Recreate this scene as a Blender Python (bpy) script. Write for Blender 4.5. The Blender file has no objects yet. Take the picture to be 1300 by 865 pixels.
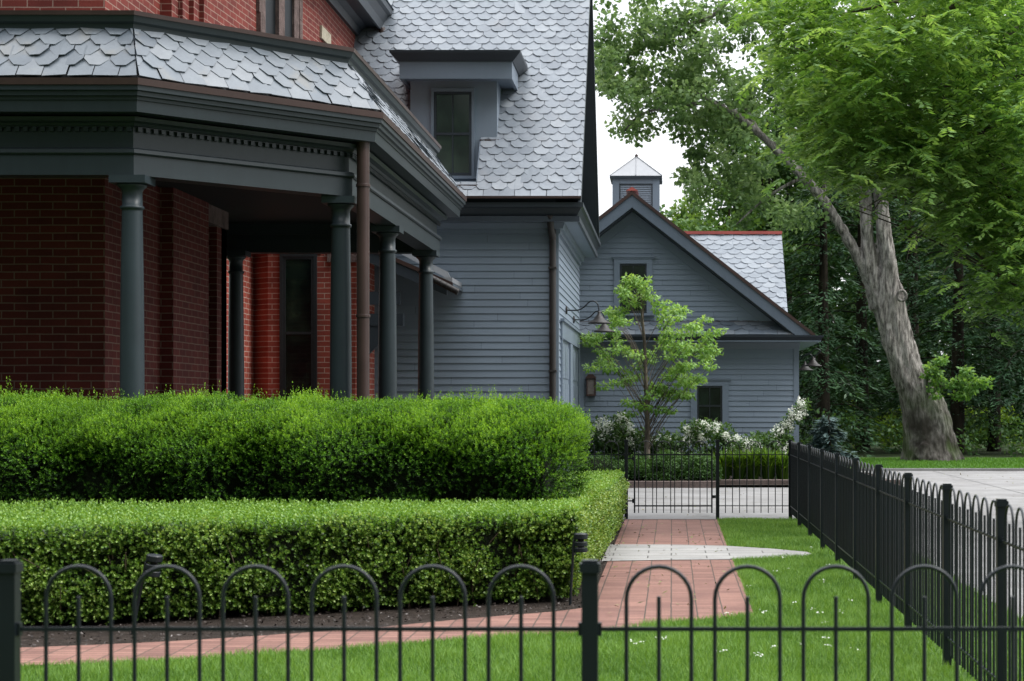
import bpy, math, random
import numpy as np
from mathutils import Vector, Matrix
random.seed(7); RNG = np.random.default_rng(7)
SC = bpy.context.scene
COL = SC.collection
R = math.radians
F, CX, CY, H = 2250.0, 853.0, 516.0, 1.6       # focal length in photo pixels, vanishing point, eye height

def W(px, py, Y):                              # photo measurement -> point in the world at depth Y
    return Vector(((px-CX)*Y/F, Y, H-(py-CY)*Y/F))
def WX(px, Y): return (px-CX)*Y/F
def WZ(py, Y): return H-(py-CY)*Y/F
def G(px, py):                                 # photo measurement of a ground point
    Y = H*F/(py-CY); return ((px-CX)*Y/F, Y)

# ------------------------------------------------------------------ objects
def tag(o, label=None, cat=None, group=None, kind=None):
    if label: o['label'] = label
    if cat: o['category'] = cat
    if group: o['group'] = group
    if kind: o['kind'] = kind
    return o
def empty(name, loc=(0,0,0), rz=0.0, label=None, cat=None, group=None):
    o = bpy.data.objects.new(name, None); COL.objects.link(o)
    o.location = loc; o.rotation_euler = (0,0,rz); o.empty_display_size = .1
    return tag(o, label, cat, group)
def link(name, mesh, parent=None, loc=(0,0,0), rot=(0,0,0)):
    o = bpy.data.objects.new(name, mesh); COL.objects.link(o)
    o.parent = parent; o.location = loc; o.rotation_euler = rot
    return o
def copy_tree(o, parent=None):
    c = o.copy(); COL.objects.link(c); c.parent = parent
    for ch in list(o.children): copy_tree(ch, c)
    return c

class MB:
    """collects faces of one mesh; world or local coordinates"""
    def __init__(s): s.v=[]; s.f=[]; s.r=[]; s.sm=[]
    def face(s, pts, rnd=None, smooth=False):
        n=len(s.v); s.v.extend([tuple(p) for p in pts]); s.f.append(list(range(n,n+len(pts))))
        s.r.append(random.random() if rnd is None else rnd); s.sm.append(smooth)
    def box(s, x0,x1,y0,y1,z0,z1, rnd=None, M=None):
        p=[Vector((x,y,z)) for z in (z0,z1) for y in (y0,y1) for x in (x0,x1)]
        if M is not None: p=[M@q for q in p]
        if rnd is None: rnd=random.random()
        for q in ((0,2,3,1),(4,5,7,6),(0,1,5,4),(2,6,7,3),(0,4,6,2),(1,3,7,5)):
            s.face([p[i] for i in q], rnd)
        return s
    def tube(s, pts, radii, n=8, caps=True, lobes=None, smooth=True):
        pts=[Vector(p) for p in pts]
        if not hasattr(radii,'__len__'): radii=[radii]*len(pts)
        radii=list(radii)
        if caps and smooth:                 # a short ring beside each end keeps the smooth shading off the caps
            e=min(.003,(pts[1]-pts[0]).length*.2); e2=min(.003,(pts[-1]-pts[-2]).length*.2)
            a=pts[0]+(pts[1]-pts[0]).normalized()*e; z=pts[-1]+(pts[-2]-pts[-1]).normalized()*e2
            pts=[pts[0],a]+pts[1:-1]+[z,pts[-1]]; radii=[radii[0],radii[0]]+radii[1:-1]+[radii[-1],radii[-1]]
        base=len(s.v); up=None
        for i,p in enumerate(pts):
            d=(pts[min(i+1,len(pts)-1)]-pts[max(i-1,0)])
            if d.length<1e-9: d=Vector((0,0,1))
            d.normalize()
            if up is None:
                a=Vector((1,0,0)) if abs(d.x)<.9 else Vector((0,1,0))
                up=(a-d*a.dot(d)).normalized()
            else: up=(up-d*up.dot(d)).normalized()
            side=d.cross(up)
            for k in range(n):
                t=2*math.pi*k/n; r=radii[i]
                if lobes: r*=lobes(i,t)
                s.v.append(tuple(p+(up*math.cos(t)+side*math.sin(t))*r))
        rn=random.random()
        for i in range(len(pts)-1):
            for k in range(n):
                a=base+i*n+k; b=base+i*n+(k+1)%n
                s.f.append([a,b,b+n,a+n]); s.r.append(rn); s.sm.append(smooth)
        if caps:
            s.f.append([base+k for k in range(n)][::-1]); s.r.append(rn); s.sm.append(False)
            e=base+(len(pts)-1)*n
            s.f.append([e+k for k in range(n)]); s.r.append(rn); s.sm.append(False)
        return s
    def lathe(s, prof, c=(0,0,0), n=24, smooth=True):
        base=len(s.v)
        for r,z in prof:
            for k in range(n):
                t=2*math.pi*k/n; s.v.append((c[0]+r*math.cos(t),c[1]+r*math.sin(t),c[2]+z))
        rn=random.random()
        for i in range(len(prof)-1):
            for k in range(n):
                a=base+i*n+k; b=base+i*n+(k+1)%n
                s.f.append([a,b,b+n,a+n]); s.r.append(rn); s.sm.append(smooth)
        s.f.append([base+k for k in range(n)][::-1]); s.r.append(rn); s.sm.append(False)
        e=base+(len(prof)-1)*n
        s.f.append([e+k for k in range(n)]); s.r.append(rn); s.sm.append(False)
        return s
    def sweep(s, prof, path, caps=True):
        """prof: closed loop of (out, z); path: plan points; 'out' is to the right of the direction of travel; mitred"""
        P=[Vector((p[0],p[1])) for p in path]; n=len(prof); base=len(s.v)
        for i,p in enumerate(P):
            def nrm(a,b):
                d=(b-a).normalized(); return Vector((d.y,-d.x))
            if i==0: m=nrm(P[0],P[1]); k=1
            elif i==len(P)-1: m=nrm(P[-2],P[-1]); k=1
            else:
                a=nrm(P[i-1],P[i]); b=nrm(P[i],P[i+1]); m=(a+b).normalized(); k=1/max(.2,m.dot(a))
            for o,z in prof: s.v.append((p.x+m.x*o*k,p.y+m.y*o*k,z))
        rn=random.random()
        for i in range(len(P)-1):
            for j in range(n):
                a=base+i*n+j; b=base+i*n+(j+1)%n
                s.f.append([a,b,b+n,a+n]); s.r.append(rn); s.sm.append(False)
        if caps:
            s.f.append([base+j for j in range(n)][::-1]); s.r.append(rn); s.sm.append(False)
            e=base+(len(P)-1)*n; s.f.append([e+j for j in range(n)]); s.r.append(rn); s.sm.append(False)
        return s
    def prism(s, poly, a, b, axis='z'):
        """polygon of 2-D points extruded between a and b along an axis"""
        def mk(p,h):
            return (p[0],p[1],h) if axis=='z' else ((p[0],h,p[1]) if axis=='y' else (h,p[0],p[1]))
        rn=random.random()
        s.face([mk(p,a) for p in poly][::-1],rn); s.face([mk(p,b) for p in poly],rn)
        for i in range(len(poly)):
            p,q=poly[i],poly[(i+1)%len(poly)]
            s.face([mk(p,a),mk(q,a),mk(q,b),mk(p,b)],rn)
        return s
    def mesh(s, name, m, fix=True):
        me=bpy.data.meshes.new(name); me.from_pydata(s.v,[],s.f); me.materials.append(m)
        at=me.attributes.new('rnd','FLOAT','FACE'); at.data.foreach_set('value',np.array(s.r,dtype=np.float32))
        me.polygons.foreach_set('use_smooth',np.array(s.sm,dtype=bool)); me.update()
        if fix:
            import bmesh
            b=bmesh.new(); b.from_mesh(me); bmesh.ops.remove_doubles(b,verts=b.verts,dist=1e-5)
            bmesh.ops.recalc_face_normals(b,faces=b.faces); b.to_mesh(me); b.free()
        return me
    def build(s, name, m, parent=None, loc=(0,0,0), rot=(0,0,0), fix=True):
        me=s.mesh(name,m,fix)
        return link(name,me,parent,loc,rot)

def smooth_path(pts, n=6):
    P=[Vector(p) for p in pts]; out=[]
    for i in range(len(P)-1):
        p0=P[max(i-1,0)];p1=P[i];p2=P[i+1];p3=P[min(i+2,len(P)-1)]
        for k in range(n):
            t=k/n
            out.append(.5*((2*p1)+(p2-p0)*t+(2*p0-5*p1+4*p2-p3)*t*t+(3*p1-p0-3*p2+p3)*t**3))
    out.append(P[-1]); return out
def lerp_list(vals, n):
    x=np.linspace(0,len(vals)-1,n); return list(np.interp(x,range(len(vals)),vals))

def np_mesh(name, V, per, rnd, m, smooth=False):
    """V: (nfaces*per,3) loose polygons with the same number of corners"""
    nf=len(V)//per
    me=bpy.data.meshes.new(name); me.vertices.add(len(V)); me.vertices.foreach_set('co',V.astype(np.float32).ravel())
    me.loops.add(len(V)); me.loops.foreach_set('vertex_index',np.arange(len(V),dtype=np.int32))
    me.polygons.add(nf); me.polygons.foreach_set('loop_start',np.arange(0,len(V),per,dtype=np.int32))
    me.materials.append(m)
    at=me.attributes.new('rnd','FLOAT','FACE'); at.data.foreach_set('value',np.asarray(rnd,dtype=np.float32))
    me.update(calc_edges=True)
    return me

def unit(a): return a/np.maximum(np.linalg.norm(a,axis=1,keepdims=True),1e-9)
def leaf_quads(C, D, N, L, Wd):
    """diamond leaves: C base points, D direction of the leaf, N rough normal, L length, Wd width"""
    D=unit(D); S=unit(np.cross(D,N)); L=np.asarray(L).reshape(-1,1); Wd=np.asarray(Wd).reshape(-1,1)
    a=C; b=C+D*L*.45+S*Wd*.5; c=C+D*L; d=C+D*L*.45-S*Wd*.5
    return np.stack([a,b,c,d],axis=1).reshape(-1,3)
def rand_dirs(n): return unit(RNG.normal(size=(n,3)))

# ------------------------------------------------------------------ materials
def nt(name):
    m=bpy.data.materials.new(name); m.use_nodes=True; t=m.node_tree
    b=t.nodes['Principled BSDF']; return m,t,b
def N(t,kind,**kw):
    n=t.nodes.new(kind)
    for k,v in kw.items(): setattr(n,k,v)
    return n
def setin(n,**kw):
    for k,v in kw.items(): n.inputs[k.replace('_',' ')].default_value=v
def ramp(t,fac,stops):
    r=N(t,'ShaderNodeValToRGB'); e=r.color_ramp.elements
    while len(e)<len(stops): e.new(.5)
    for i,(p,c) in enumerate(stops):
        e[i].position=p; e[i].color=(*c,1) if len(c)==3 else c
    t.links.new(fac,r.inputs[0]); return r.outputs[0]
def mixc(t,fac,a,b,mode='MIX'):
    m=N(t,'ShaderNodeMix',data_type='RGBA',blend_type=mode)
    for k,v in ((0,fac),(6,a),(7,b)):
        if isinstance(v,(int,float)): m.inputs[k].default_value=v
        elif isinstance(v,tuple): m.inputs[k].default_value=(*v,1)
        else: t.links.new(v,m.inputs[k])
    return m.outputs[2]
def geo_pos(t): return N(t,'ShaderNodeNewGeometry').outputs['Position']
def noise(t,vec,scale,detail=4,rough=.55,stretch=None):
    if stretch:
        mp=N(t,'ShaderNodeMapping'); mp.inputs['Scale'].default_value=stretch; t.links.new(vec,mp.inputs[0]); vec=mp.outputs[0]
    n=N(t,'ShaderNodeTexNoise'); setin(n,Scale=scale,Detail=detail,Roughness=rough); t.links.new(vec,n.inputs['Vector']); return n.outputs[0]
def bump(t,b,h,strength=.3,dist=.01):
    k=N(t,'ShaderNodeBump'); setin(k,Strength=strength,Distance=dist); t.links.new(h,k.inputs['Height']); t.links.new(k.outputs[0],b.inputs['Normal'])
def attr(t):
    return N(t,'ShaderNodeAttribute',attribute_name='rnd').outputs['Fac']

def paint(name, c, rough=.45, var=.14, spec=.4, grain=True, fine=.22):
    m,t,b=nt(name); p=geo_pos(t)
    n1=noise(t,p,1.3,5); n2=noise(t,p,14,3,stretch=(1,1,.25))
    d=tuple(x*(1-var*1.6) for x in c); l=tuple(min(1,x*(1+var)) for x in c)
    col=ramp(t,n1,[(.3,d),(.7,l)])
    col=mixc(t,fine,col,ramp(t,n2,[(.35,tuple(x*.72 for x in c)),(.65,tuple(min(1,x*1.15) for x in c))]))
    col=mixc(t,.25,col,ramp(t,attr(t),[(0,tuple(x*.8 for x in c)),(1,tuple(x*1.18 for x in c))]))
    t.links.new(col,b.inputs['Base Color']); setin(b,Roughness=rough); b.inputs['Specular IOR Level'].default_value=spec
    if grain: bump(t,b,noise(t,p,60,3,stretch=(1,1,.4)),.12,.004)
    return m
def leafmat(name, stops, trans=.35, patch=.5, scale=.9, rough=.5, spec=.25, trans_tint=(1.25,1.15,.45)):
    """leaf colour from the leaf's own random value and from patches of the plant"""
    m=bpy.data.materials.new(name); m.use_nodes=True; t=m.node_tree; t.nodes.clear()
    out=N(t,'ShaderNodeOutputMaterial'); p=geo_pos(t)
    n=noise(t,p,scale,3)
    mx=N(t,'ShaderNodeMath',operation='MULTIPLY_ADD'); t.links.new(n,mx.inputs[0]); mx.inputs[1].default_value=patch; t.links.new(attr(t),mx.inputs[2])
    sb=N(t,'ShaderNodeMath',operation='SUBTRACT'); t.links.new(mx.outputs[0],sb.inputs[0]); sb.inputs[1].default_value=patch*.5
    col=ramp(t,sb.outputs[0],stops)
    b=N(t,'ShaderNodeBsdfPrincipled'); t.links.new(col,b.inputs['Base Color']); setin(b,Roughness=rough); b.inputs['Specular IOR Level'].default_value=spec
    tr=N(t,'ShaderNodeBsdfTranslucent'); t.links.new(mixc(t,1.0,col,trans_tint,'MULTIPLY'),tr.inputs[0])
    ms=N(t,'ShaderNodeMixShader'); ms.inputs[0].default_value=trans
    t.links.new(b.outputs[0],ms.inputs[1]); t.links.new(tr.outputs[0],ms.inputs[2]); t.links.new(ms.outputs[0],out.inputs[0])
    return m
def brickmat(name, c1, c2, mortar, bw, rh, off=.5, msize=.012, uv='wall', var=.35, rough=.8):
    m,t,b=nt(name); p=geo_pos(t)
    sp=N(t,'ShaderNodeSeparateXYZ'); t.links.new(p,sp.inputs[0]); cb=N(t,'ShaderNodeCombineXYZ')
    if uv=='wall':
        ad=N(t,'ShaderNodeMath',operation='ADD'); t.links.new(sp.outputs[0],ad.inputs[0]); t.links.new(sp.outputs[1],ad.inputs[1])
        t.links.new(ad.outputs[0],cb.inputs[0]); t.links.new(sp.outputs[2],cb.inputs[1])
    else:
        t.links.new(sp.outputs[0],cb.inputs[0]); t.links.new(sp.outputs[1],cb.inputs[1])
    # a little waviness so that the joints are not ruled
    wn=N(t,'ShaderNodeTexNoise'); setin(wn,Scale=3.0,Detail=2); t.links.new(p,wn.inputs['Vector'])
    vm=N(t,'ShaderNodeVectorMath',operation='SCALE'); vm.inputs['Scale'].default_value=.012; t.links.new(wn.outputs['Color'],vm.inputs[0])
    va=N(t,'ShaderNodeVectorMath',operation='ADD'); t.links.new(cb.outputs[0],va.inputs[0]); t.links.new(vm.outputs[0],va.inputs[1])
    br=N(t,'ShaderNodeTexBrick'); br.offset=off; br.squash=1.0
    setin(br,Scale=1.0,Brick_Width=bw,Row_Height=rh,Mortar_Size=msize,Mortar_Smooth=.15,Bias=0.0)
    br.inputs['Color1'].default_value=(*c1,1); br.inputs['Color2'].default_value=(*c2,1); br.inputs['Mortar'].default_value=(*mortar,1)
    t.links.new(va.outputs[0],br.inputs['Vector'])
    n=noise(t,p,2.2,5); n2=noise(t,p,35,4)
    col=mixc(t,var,br.outputs[0],ramp(t,n,[(.3,(.35,.33,.33)),(.7,(1.25,1.2,1.15))]),'MULTIPLY')
    col=mixc(t,var*.8,col,ramp(t,n2,[(.3,(.55,.55,.55)),(.7,(1.3,1.3,1.3))]),'MULTIPLY')
    t.links.new(col,b.inputs['Base Color']); setin(b,Roughness=rough); b.inputs['Specular IOR Level'].default_value=.25
    iv=N(t,'ShaderNodeMath',operation='SUBTRACT'); iv.inputs[0].default_value=1; t.links.new(br.outputs['Fac'],iv.inputs[1])
    ad2=N(t,'ShaderNodeMath',operation='MULTIPLY_ADD'); t.links.new(n2,ad2.inputs[0]); ad2.inputs[1].default_value=.35; t.links.new(iv.outputs[0],ad2.inputs[2])
    bump(t,b,ad2.outputs[0],.5,.008)
    return m
def slatemat(name, lo, mid, hi, rust, rough=.38):
    m,t,b=nt(name); p=geo_pos(t)
    col=ramp(t,attr(t),[(0,lo),(.45,mid),(1,hi)])
    n=noise(t,p,7,6,.65); n2=noise(t,p,2.6,3)
    col=mixc(t,.45,col,ramp(t,n,[(.3,(.62,.64,.68)),(.7,(1.2,1.2,1.18))]),'MULTIPLY')
    mk=ramp(t,n2,[(.58,(0,0,0)),(.72,(1,1,1))]); 
    fm=N(t,'ShaderNodeMath',operation='MULTIPLY'); t.links.new(mk,fm.inputs[0]); fm.inputs[1].default_value=.35
    col=mixc(t,fm.outputs[0],col,rust)
    t.links.new(col,b.inputs['Base Color']); setin(b,Roughness=rough); b.inputs['Specular IOR Level'].default_value=.6
    bump(t,b,noise(t,p,22,5,.6),.25,.01)
    return m
def groundmat(name, stops, scale, fine=40, bumpd=.02, bs=.5, rough=.9, stretch=None, spec=.2):
    m,t,b=nt(name); p=geo_pos(t)
    n=noise(t,p,scale,6,.6,stretch); n2=noise(t,p,fine,4,.65)
    col=ramp(t,n,stops)
    col=mixc(t,.5,col,ramp(t,n2,[(.3,(.6,.6,.6)),(.7,(1.35,1.35,1.35))]),'MULTIPLY')
    t.links.new(col,b.inputs['Base Color']); setin(b,Roughness=rough); b.inputs['Specular IOR Level'].default_value=spec
    bump(t,b,n2,bs,bumpd); return m

M={}
M['siding']=paint('blue_grey_siding_paint',(.196,.243,.302),.5,.035,grain=False,fine=.06)
M['trim']=paint('blue_grey_trim_paint',(.172,.214,.268),.42,.05,fine=.08)
M['trim_dark']=paint('dark_slate_trim_paint',(.034,.044,.056),.45,.12)
M['porch']=paint('dark_green_grey_porch_paint',(.026,.037,.043),.4,.14,spec=.35)
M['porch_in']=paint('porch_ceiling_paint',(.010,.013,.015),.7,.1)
M['column']=paint('column_paint',(.030,.043,.051),.42,.16,spec=.35)
M['iron']=paint('black_iron_paint',(.006,.010,.014),.42,.2,spec=.4)
M['copper']=paint('weathered_brown_copper',(.056,.032,.028),.42,.3,spec=.45)
M['copper_red']=paint('red_copper_ridge',(.42,.10,.085),.5,.15)
M['bronze']=paint('dark_bronze_metal',(.030,.027,.026),.5,.25,spec=.4)
M['zinc']=paint('standing_seam_zinc',(.30,.31,.33),.4,.15,spec=.6)
M['stone']=groundmat('brown_sandstone',[(.3,(.09,.065,.06)),(.7,(.19,.14,.13))],6,30,.03,.7)
M['cream']=groundmat('cream_stone',[(.3,(.32,.29,.22)),(.7,(.48,.44,.35))],6,30,.02,.4)
M['brick']=brickmat('red_house_brick',(.225,.044,.034),(.15,.029,.025),(.34,.22,.18),.298,.0905,msize=.0075)
M['brick_shaded']=brickmat('shaded_porch_brick',(.135,.026,.021),(.095,.018,.016),(.20,.13,.105),.298,.0905,msize=.0075)  # same brick darkened: the porch shade is put into the colour
M['brick_lit']=brickmat('lit_wing_brick',(.40,.095,.068),(.31,.070,.052),(.56,.42,.36),.298,.0905,msize=.007)  # same brick brightened: the side light is put into the colour
M['paver']=brickmat('pink_brick_paver',(.275,.148,.118),(.185,.094,.078),(.080,.058,.047),.2,.1,off=0.0,msize=.006,uv='floor',var=.3)
M['limestone']=brickmat('pale_limestone_paver',(.33,.325,.315),(.265,.26,.25),(.11,.105,.10),.62,.33,off=.4,msize=.008,uv='floor',var=.22)
M['kerbbrick']=groundmat('brown_kerb_stone',[(.3,(.095,.072,.066)),(.7,(.17,.132,.12))],4,40,.01,.4)
M['concrete']=groundmat('pale_concrete',[(.3,(.235,.235,.24)),(.7,(.31,.31,.315))],.8,60,.004,.3,stretch=(.5,1.6,1))
def concretemat():
    m,t,b=nt('pale_concrete'); p=geo_pos(t)
    col=ramp(t,noise(t,p,.55,6,.6,(.6,1.4,1)),[(.3,(.205,.20,.20)),(.7,(.30,.298,.295))])
    st=ramp(t,noise(t,p,1.7,6,.7),[(.42,(1,1,1)),(.62,(.72,.70,.67))]); col=mixc(t,.6,col,st,'MULTIPLY')
    fn=noise(t,p,70,4,.7); col=mixc(t,.45,col,ramp(t,fn,[(.3,(.65,.65,.65)),(.7,(1.3,1.3,1.3))]),'MULTIPLY')
    v=N(t,'ShaderNodeTexVoronoi',feature='DISTANCE_TO_EDGE'); setin(v,Scale=.28); wn=N(t,'ShaderNodeTexNoise'); setin(wn,Scale=1.5,Detail=5); t.links.new(p,wn.inputs['Vector'])
    va=N(t,'ShaderNodeVectorMath',operation='ADD'); t.links.new(p,va.inputs[0]); t.links.new(wn.outputs['Color'],va.inputs[1]); t.links.new(va.outputs[0],v.inputs['Vector'])
    col=mixc(t,.3,col,ramp(t,v.outputs['Distance'],[(0,(.25,.24,.23)),(.008,(1,1,1))]),'MULTIPLY')
    t.links.new(col,b.inputs['Base Color']); setin(b,Roughness=.9); b.inputs['Specular IOR Level'].default_value=.2
    bump(t,b,fn,.3,.004); return m
M['concrete']=concretemat()
M['soil']=groundmat('dark_mulch_soil',[(.3,(.018,.013,.010)),(.7,(.05,.037,.030))],9,60,.03,.9)
M['forest']=groundmat('forest_floor',[(.3,(.012,.022,.008)),(.7,(.035,.055,.015))],.5,12,.05,.8)
M['turf']=groundmat('lawn_turf',[(.3,(.055,.110,.020)),(.7,(.095,.175,.035))],1.2,90,.02,.9)
M['slate']=slatemat('silver_roof_slate',(.150,.172,.202),(.198,.225,.260),(.262,.288,.320),(.21,.212,.225))
M['slate_porch']=slatemat('porch_roof_slate',(.070,.090,.114),(.112,.136,.162),(.172,.190,.210),(.21,.185,.14))
def glassmat():
    m,t,b=nt('dark_glass_painted_reflection'); p=geo_pos(t)
    col=ramp(t,noise(t,p,2.2,4),[(.38,(.003,.005,.005)),(.56,(.010,.020,.014)),(.72,(.03,.05,.03))])  # green mottling paints in a reflection of trees
    t.links.new(col,b.inputs['Base Color']); setin(b,Roughness=.04); b.inputs['Specular IOR Level'].default_value=1.0
    bump(t,b,noise(t,p,1.5,2),.03,.02); return m
M['glass']=glassmat()
def plain(name,c,rough=.5,spec=.3):
    m,t,b=nt(name); p=geo_pos(t)
    t.links.new(ramp(t,noise(t,p,20,3),[(.3,tuple(x*.8 for x in c)),(.7,tuple(min(1,x*1.15) for x in c))]),b.inputs['Base Color'])
    setin(b,Roughness=rough); b.inputs['Specular IOR Level'].default_value=spec; return m
M['sash']=plain('dark_sash_paint',(.026,.032,.036),.4)
M['lantern_glass']=plain('smoky_lantern_glass',(.16,.14,.13),.08,.6)
M['chip']=leafmat('mulch_chip',[(0,(.025,.019,.016)),(.6,(.065,.050,.044)),(1,(.22,.20,.19))],.0)
def barkmat(name,dark,light,moss=None,sc=5):
    m,t,b=nt(name); p=geo_pos(t)
    n=noise(t,p,sc,8,.72,(1,1,.2)); n2=noise(t,p,.7,4)
    col=ramp(t,n,[(.38,dark),(.50,tuple((a+c)/2 for a,c in zip(dark,light))),(.60,light)])
    col=mixc(t,.55,col,ramp(t,n2,[(.3,(.55,.53,.5)),(.7,(1.25,1.25,1.25))]),'MULTIPLY')
    if moss:
        sp=N(t,'ShaderNodeSeparateXYZ'); t.links.new(p,sp.inputs[0])
        mr=N(t,'ShaderNodeMapRange'); setin(mr,From_Min=3.1,From_Max=1.0,To_Min=0.0,To_Max=1.0); t.links.new(sp.outputs[2],mr.inputs[0])
        mm=N(t,'ShaderNodeMath',operation='MULTIPLY'); t.links.new(mr.outputs[0],mm.inputs[0]); t.links.new(ramp(t,noise(t,p,1.6,4),[(.35,(.45,.45,.45)),(.6,(1,1,1))]),mm.inputs[1])
        col=mixc(t,mm.outputs[0],col,mixc(t,ramp(t,noise(t,p,1.1,3),[(.45,(0,0,0)),(.6,(1,1,1))]),(.030,.026,.022),moss))
    t.links.new(col,b.inputs['Base Color']); setin(b,Roughness=.9); b.inputs['Specular IOR Level'].default_value=.15
    bump(t,b,n,.9,.06); return m
M['bark_big']=barkmat('grey_maple_bark',(.075,.068,.062),(.40,.375,.355),(.045,.062,.024),11)
M['bark']=barkmat('brown_bark',(.03,.025,.02),(.13,.11,.09))
M['bark_dark']=barkmat('dark_conifer_bark',(.012,.010,.008),(.05,.04,.032))
M['bark_dog']=barkmat('dogwood_bark',(.06,.05,.04),(.22,.185,.15))
# foliage
M['yew']=leafmat('yew_needles',[(0,(.005,.018,.003)),(.35,(.024,.075,.008)),(.7,(.080,.205,.016)),(1,(.16,.34,.030))],.3,.25,1.2)
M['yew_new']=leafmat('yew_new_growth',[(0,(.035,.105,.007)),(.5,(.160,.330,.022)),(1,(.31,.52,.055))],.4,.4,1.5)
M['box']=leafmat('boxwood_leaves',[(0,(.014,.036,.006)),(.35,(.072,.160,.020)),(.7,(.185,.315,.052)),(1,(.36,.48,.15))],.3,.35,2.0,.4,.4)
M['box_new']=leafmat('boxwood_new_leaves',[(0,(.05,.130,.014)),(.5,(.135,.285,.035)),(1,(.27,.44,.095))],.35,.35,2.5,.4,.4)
M['core']=groundmat('hedge_dark_core',[(.3,(.004,.007,.003)),(.7,(.012,.018,.007))],6,30,.05,.9)
M['twig']=plain('twig_bark',(.10,.075,.055),.8,.1)
M['grass']=leafmat('grass_blades',[(0,(.055,.135,.024)),(.5,(.148,.290,.056)),(1,(.28,.44,.12))],.35,.7,.8,.5,.3)
M['grass_far']=leafmat('far_grass_blades',[(0,(.045,.125,.014)),(.5,(.085,.21,.028)),(1,(.14,.29,.05))],.35,.5,.5)
M['maple']=leafmat('maple_leaves',[(0,(.070,.130,.048)),(.5,(.185,.295,.12)),(1,(.34,.45,.22))],.52,.35,.35,trans_tint=(1.15,1.15,.8))
M['ash']=leafmat('bright_hanging_leaves',[(0,(.035,.095,.026)),(.35,(.120,.255,.068)),(.7,(.225,.385,.135)),(1,(.36,.53,.25))],.55,.45,.5)
M['backleaf']=leafmat('background_leaves',[(0,(.025,.065,.020)),(.5,(.090,.185,.060)),(1,(.20,.32,.11))],.35,.6,.3)
M['hemlock']=leafmat('hemlock_needles',[(0,(.010,.030,.014)),(.5,(.034,.085,.040)),(1,(.085,.165,.075))],.2,.6,.4)
M['bluespruce']=leafmat('blue_needles',[(0,(.05,.09,.085)),(.5,(.10,.155,.15)),(1,(.18,.25,.25))],.15,.4,1)
M['dog']=leafmat('dogwood_leaves',[(0,(.09,.20,.035)),(.5,(.20,.37,.09)),(1,(.37,.55,.22))],.4,.3,1.5)
M['hyd']=leafmat('hydrangea_leaves',[(0,(.025,.060,.018)),(.5,(.06,.125,.035)),(1,(.11,.20,.06))],.3,.4,2)
M['petal']=leafmat('white_petals',[(0,(.66,.70,.58)),(.5,(.84,.86,.78)),(1,(.93,.94,.90))],.25,.2,3,trans_tint=(1,1,.95))
M['lowbox']=leafmat('low_shrub_leaves',[(0,(.020,.056,.014)),(.5,(.055,.125,.030)),(1,(.11,.205,.052))],.25,.4,2)
M['strap']=leafmat('strap_grass_leaves',[(0,(.035,.085,.010)),(.5,(.075,.165,.018)),(1,(.15,.26,.04))],.35,.3,2)
M['gold']=leafmat('sunlit_undergrowth_leaves',[(0,(.08,.15,.015)),(.5,(.16,.28,.03)),(1,(.30,.42,.06))],.4,.4,1)
M['joint']=plain('joint_filler',(.13,.13,.13),.9,.1)
M['glass_dull']=plain('dull_glass',(.010,.013,.015),.35,.12)
M['trim_mid']=paint('slate_blue_barge_paint',(.115,.145,.185),.45,.06)
# ------------------------------------------------------------------ camera, light
cam=bpy.data.cameras.new('camera'); co=bpy.data.objects.new('camera',cam); COL.objects.link(co); SC.camera=co
co.location=(0,0,H); co.rotation_euler=(R(90),0,0)
cam.sensor_width=36; cam.lens=36*F/1300; cam.shift_x=-(CX-650)/1300; cam.shift_y=(CY-432.5)/1300
cam.clip_start=.1; cam.clip_end=2000
cam.dof.use_dof=True; cam.dof.focus_distance=24; cam.dof.aperture_fstop=5.2
SC.view_settings.view_transform='Standard'; SC.view_settings.look='None'; SC.view_settings.exposure=0
SUN_EL, SUN_AZ = 52, 97            # azimuth from +Y towards +X: sun stands to the right, square to the view
sl=bpy.data.lights.new('sun','SUN'); so=bpy.data.objects.new('sun',sl); COL.objects.link(so)
sl.energy=2.4; sl.angle=R(18); sl.color=(1,.965,.91)
d=Vector((math.sin(R(SUN_AZ))*math.cos(R(SUN_EL)),math.cos(R(SUN_AZ))*math.cos(R(SUN_EL)),math.sin(R(SUN_EL))))
so.rotation_euler=d.to_track_quat('Z','Y').to_euler(); so.location=d*60
wd=bpy.data.worlds.new('World'); SC.world=wd; wd.use_nodes=True; t=wd.node_tree; t.nodes.clear()
out=N(t,'ShaderNodeOutputWorld'); bg=N(t,'ShaderNodeBackground'); t.links.new(bg.outputs[0],out.inputs[0])
sk=N(t,'ShaderNodeTexSky',sky_type='NISHITA'); sk.sun_disc=False; sk.sun_elevation=R(SUN_EL); sk.sun_rotation=R(SUN_AZ); sk.dust_density=3
sc_=N(t,'ShaderNodeVectorMath',operation='SCALE'); sc_.inputs['Scale'].default_value=.1; t.links.new(sk.outputs[0],sc_.inputs[0])
tc=N(t,'ShaderNodeTexCoord'); sp=N(t,'ShaderNodeSeparateXYZ'); t.links.new(tc.outputs['Generated'],sp.inputs[0])
cl=ramp(t,sp.outputs[2],[(0,(.50,.52,.54)),(.04,(1.02,1.03,1.05)),(.24,(1.08,1.10,1.13)),(.6,(2.2,2.24,2.3)),(1,(2.9,2.95,3.05))])
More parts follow.
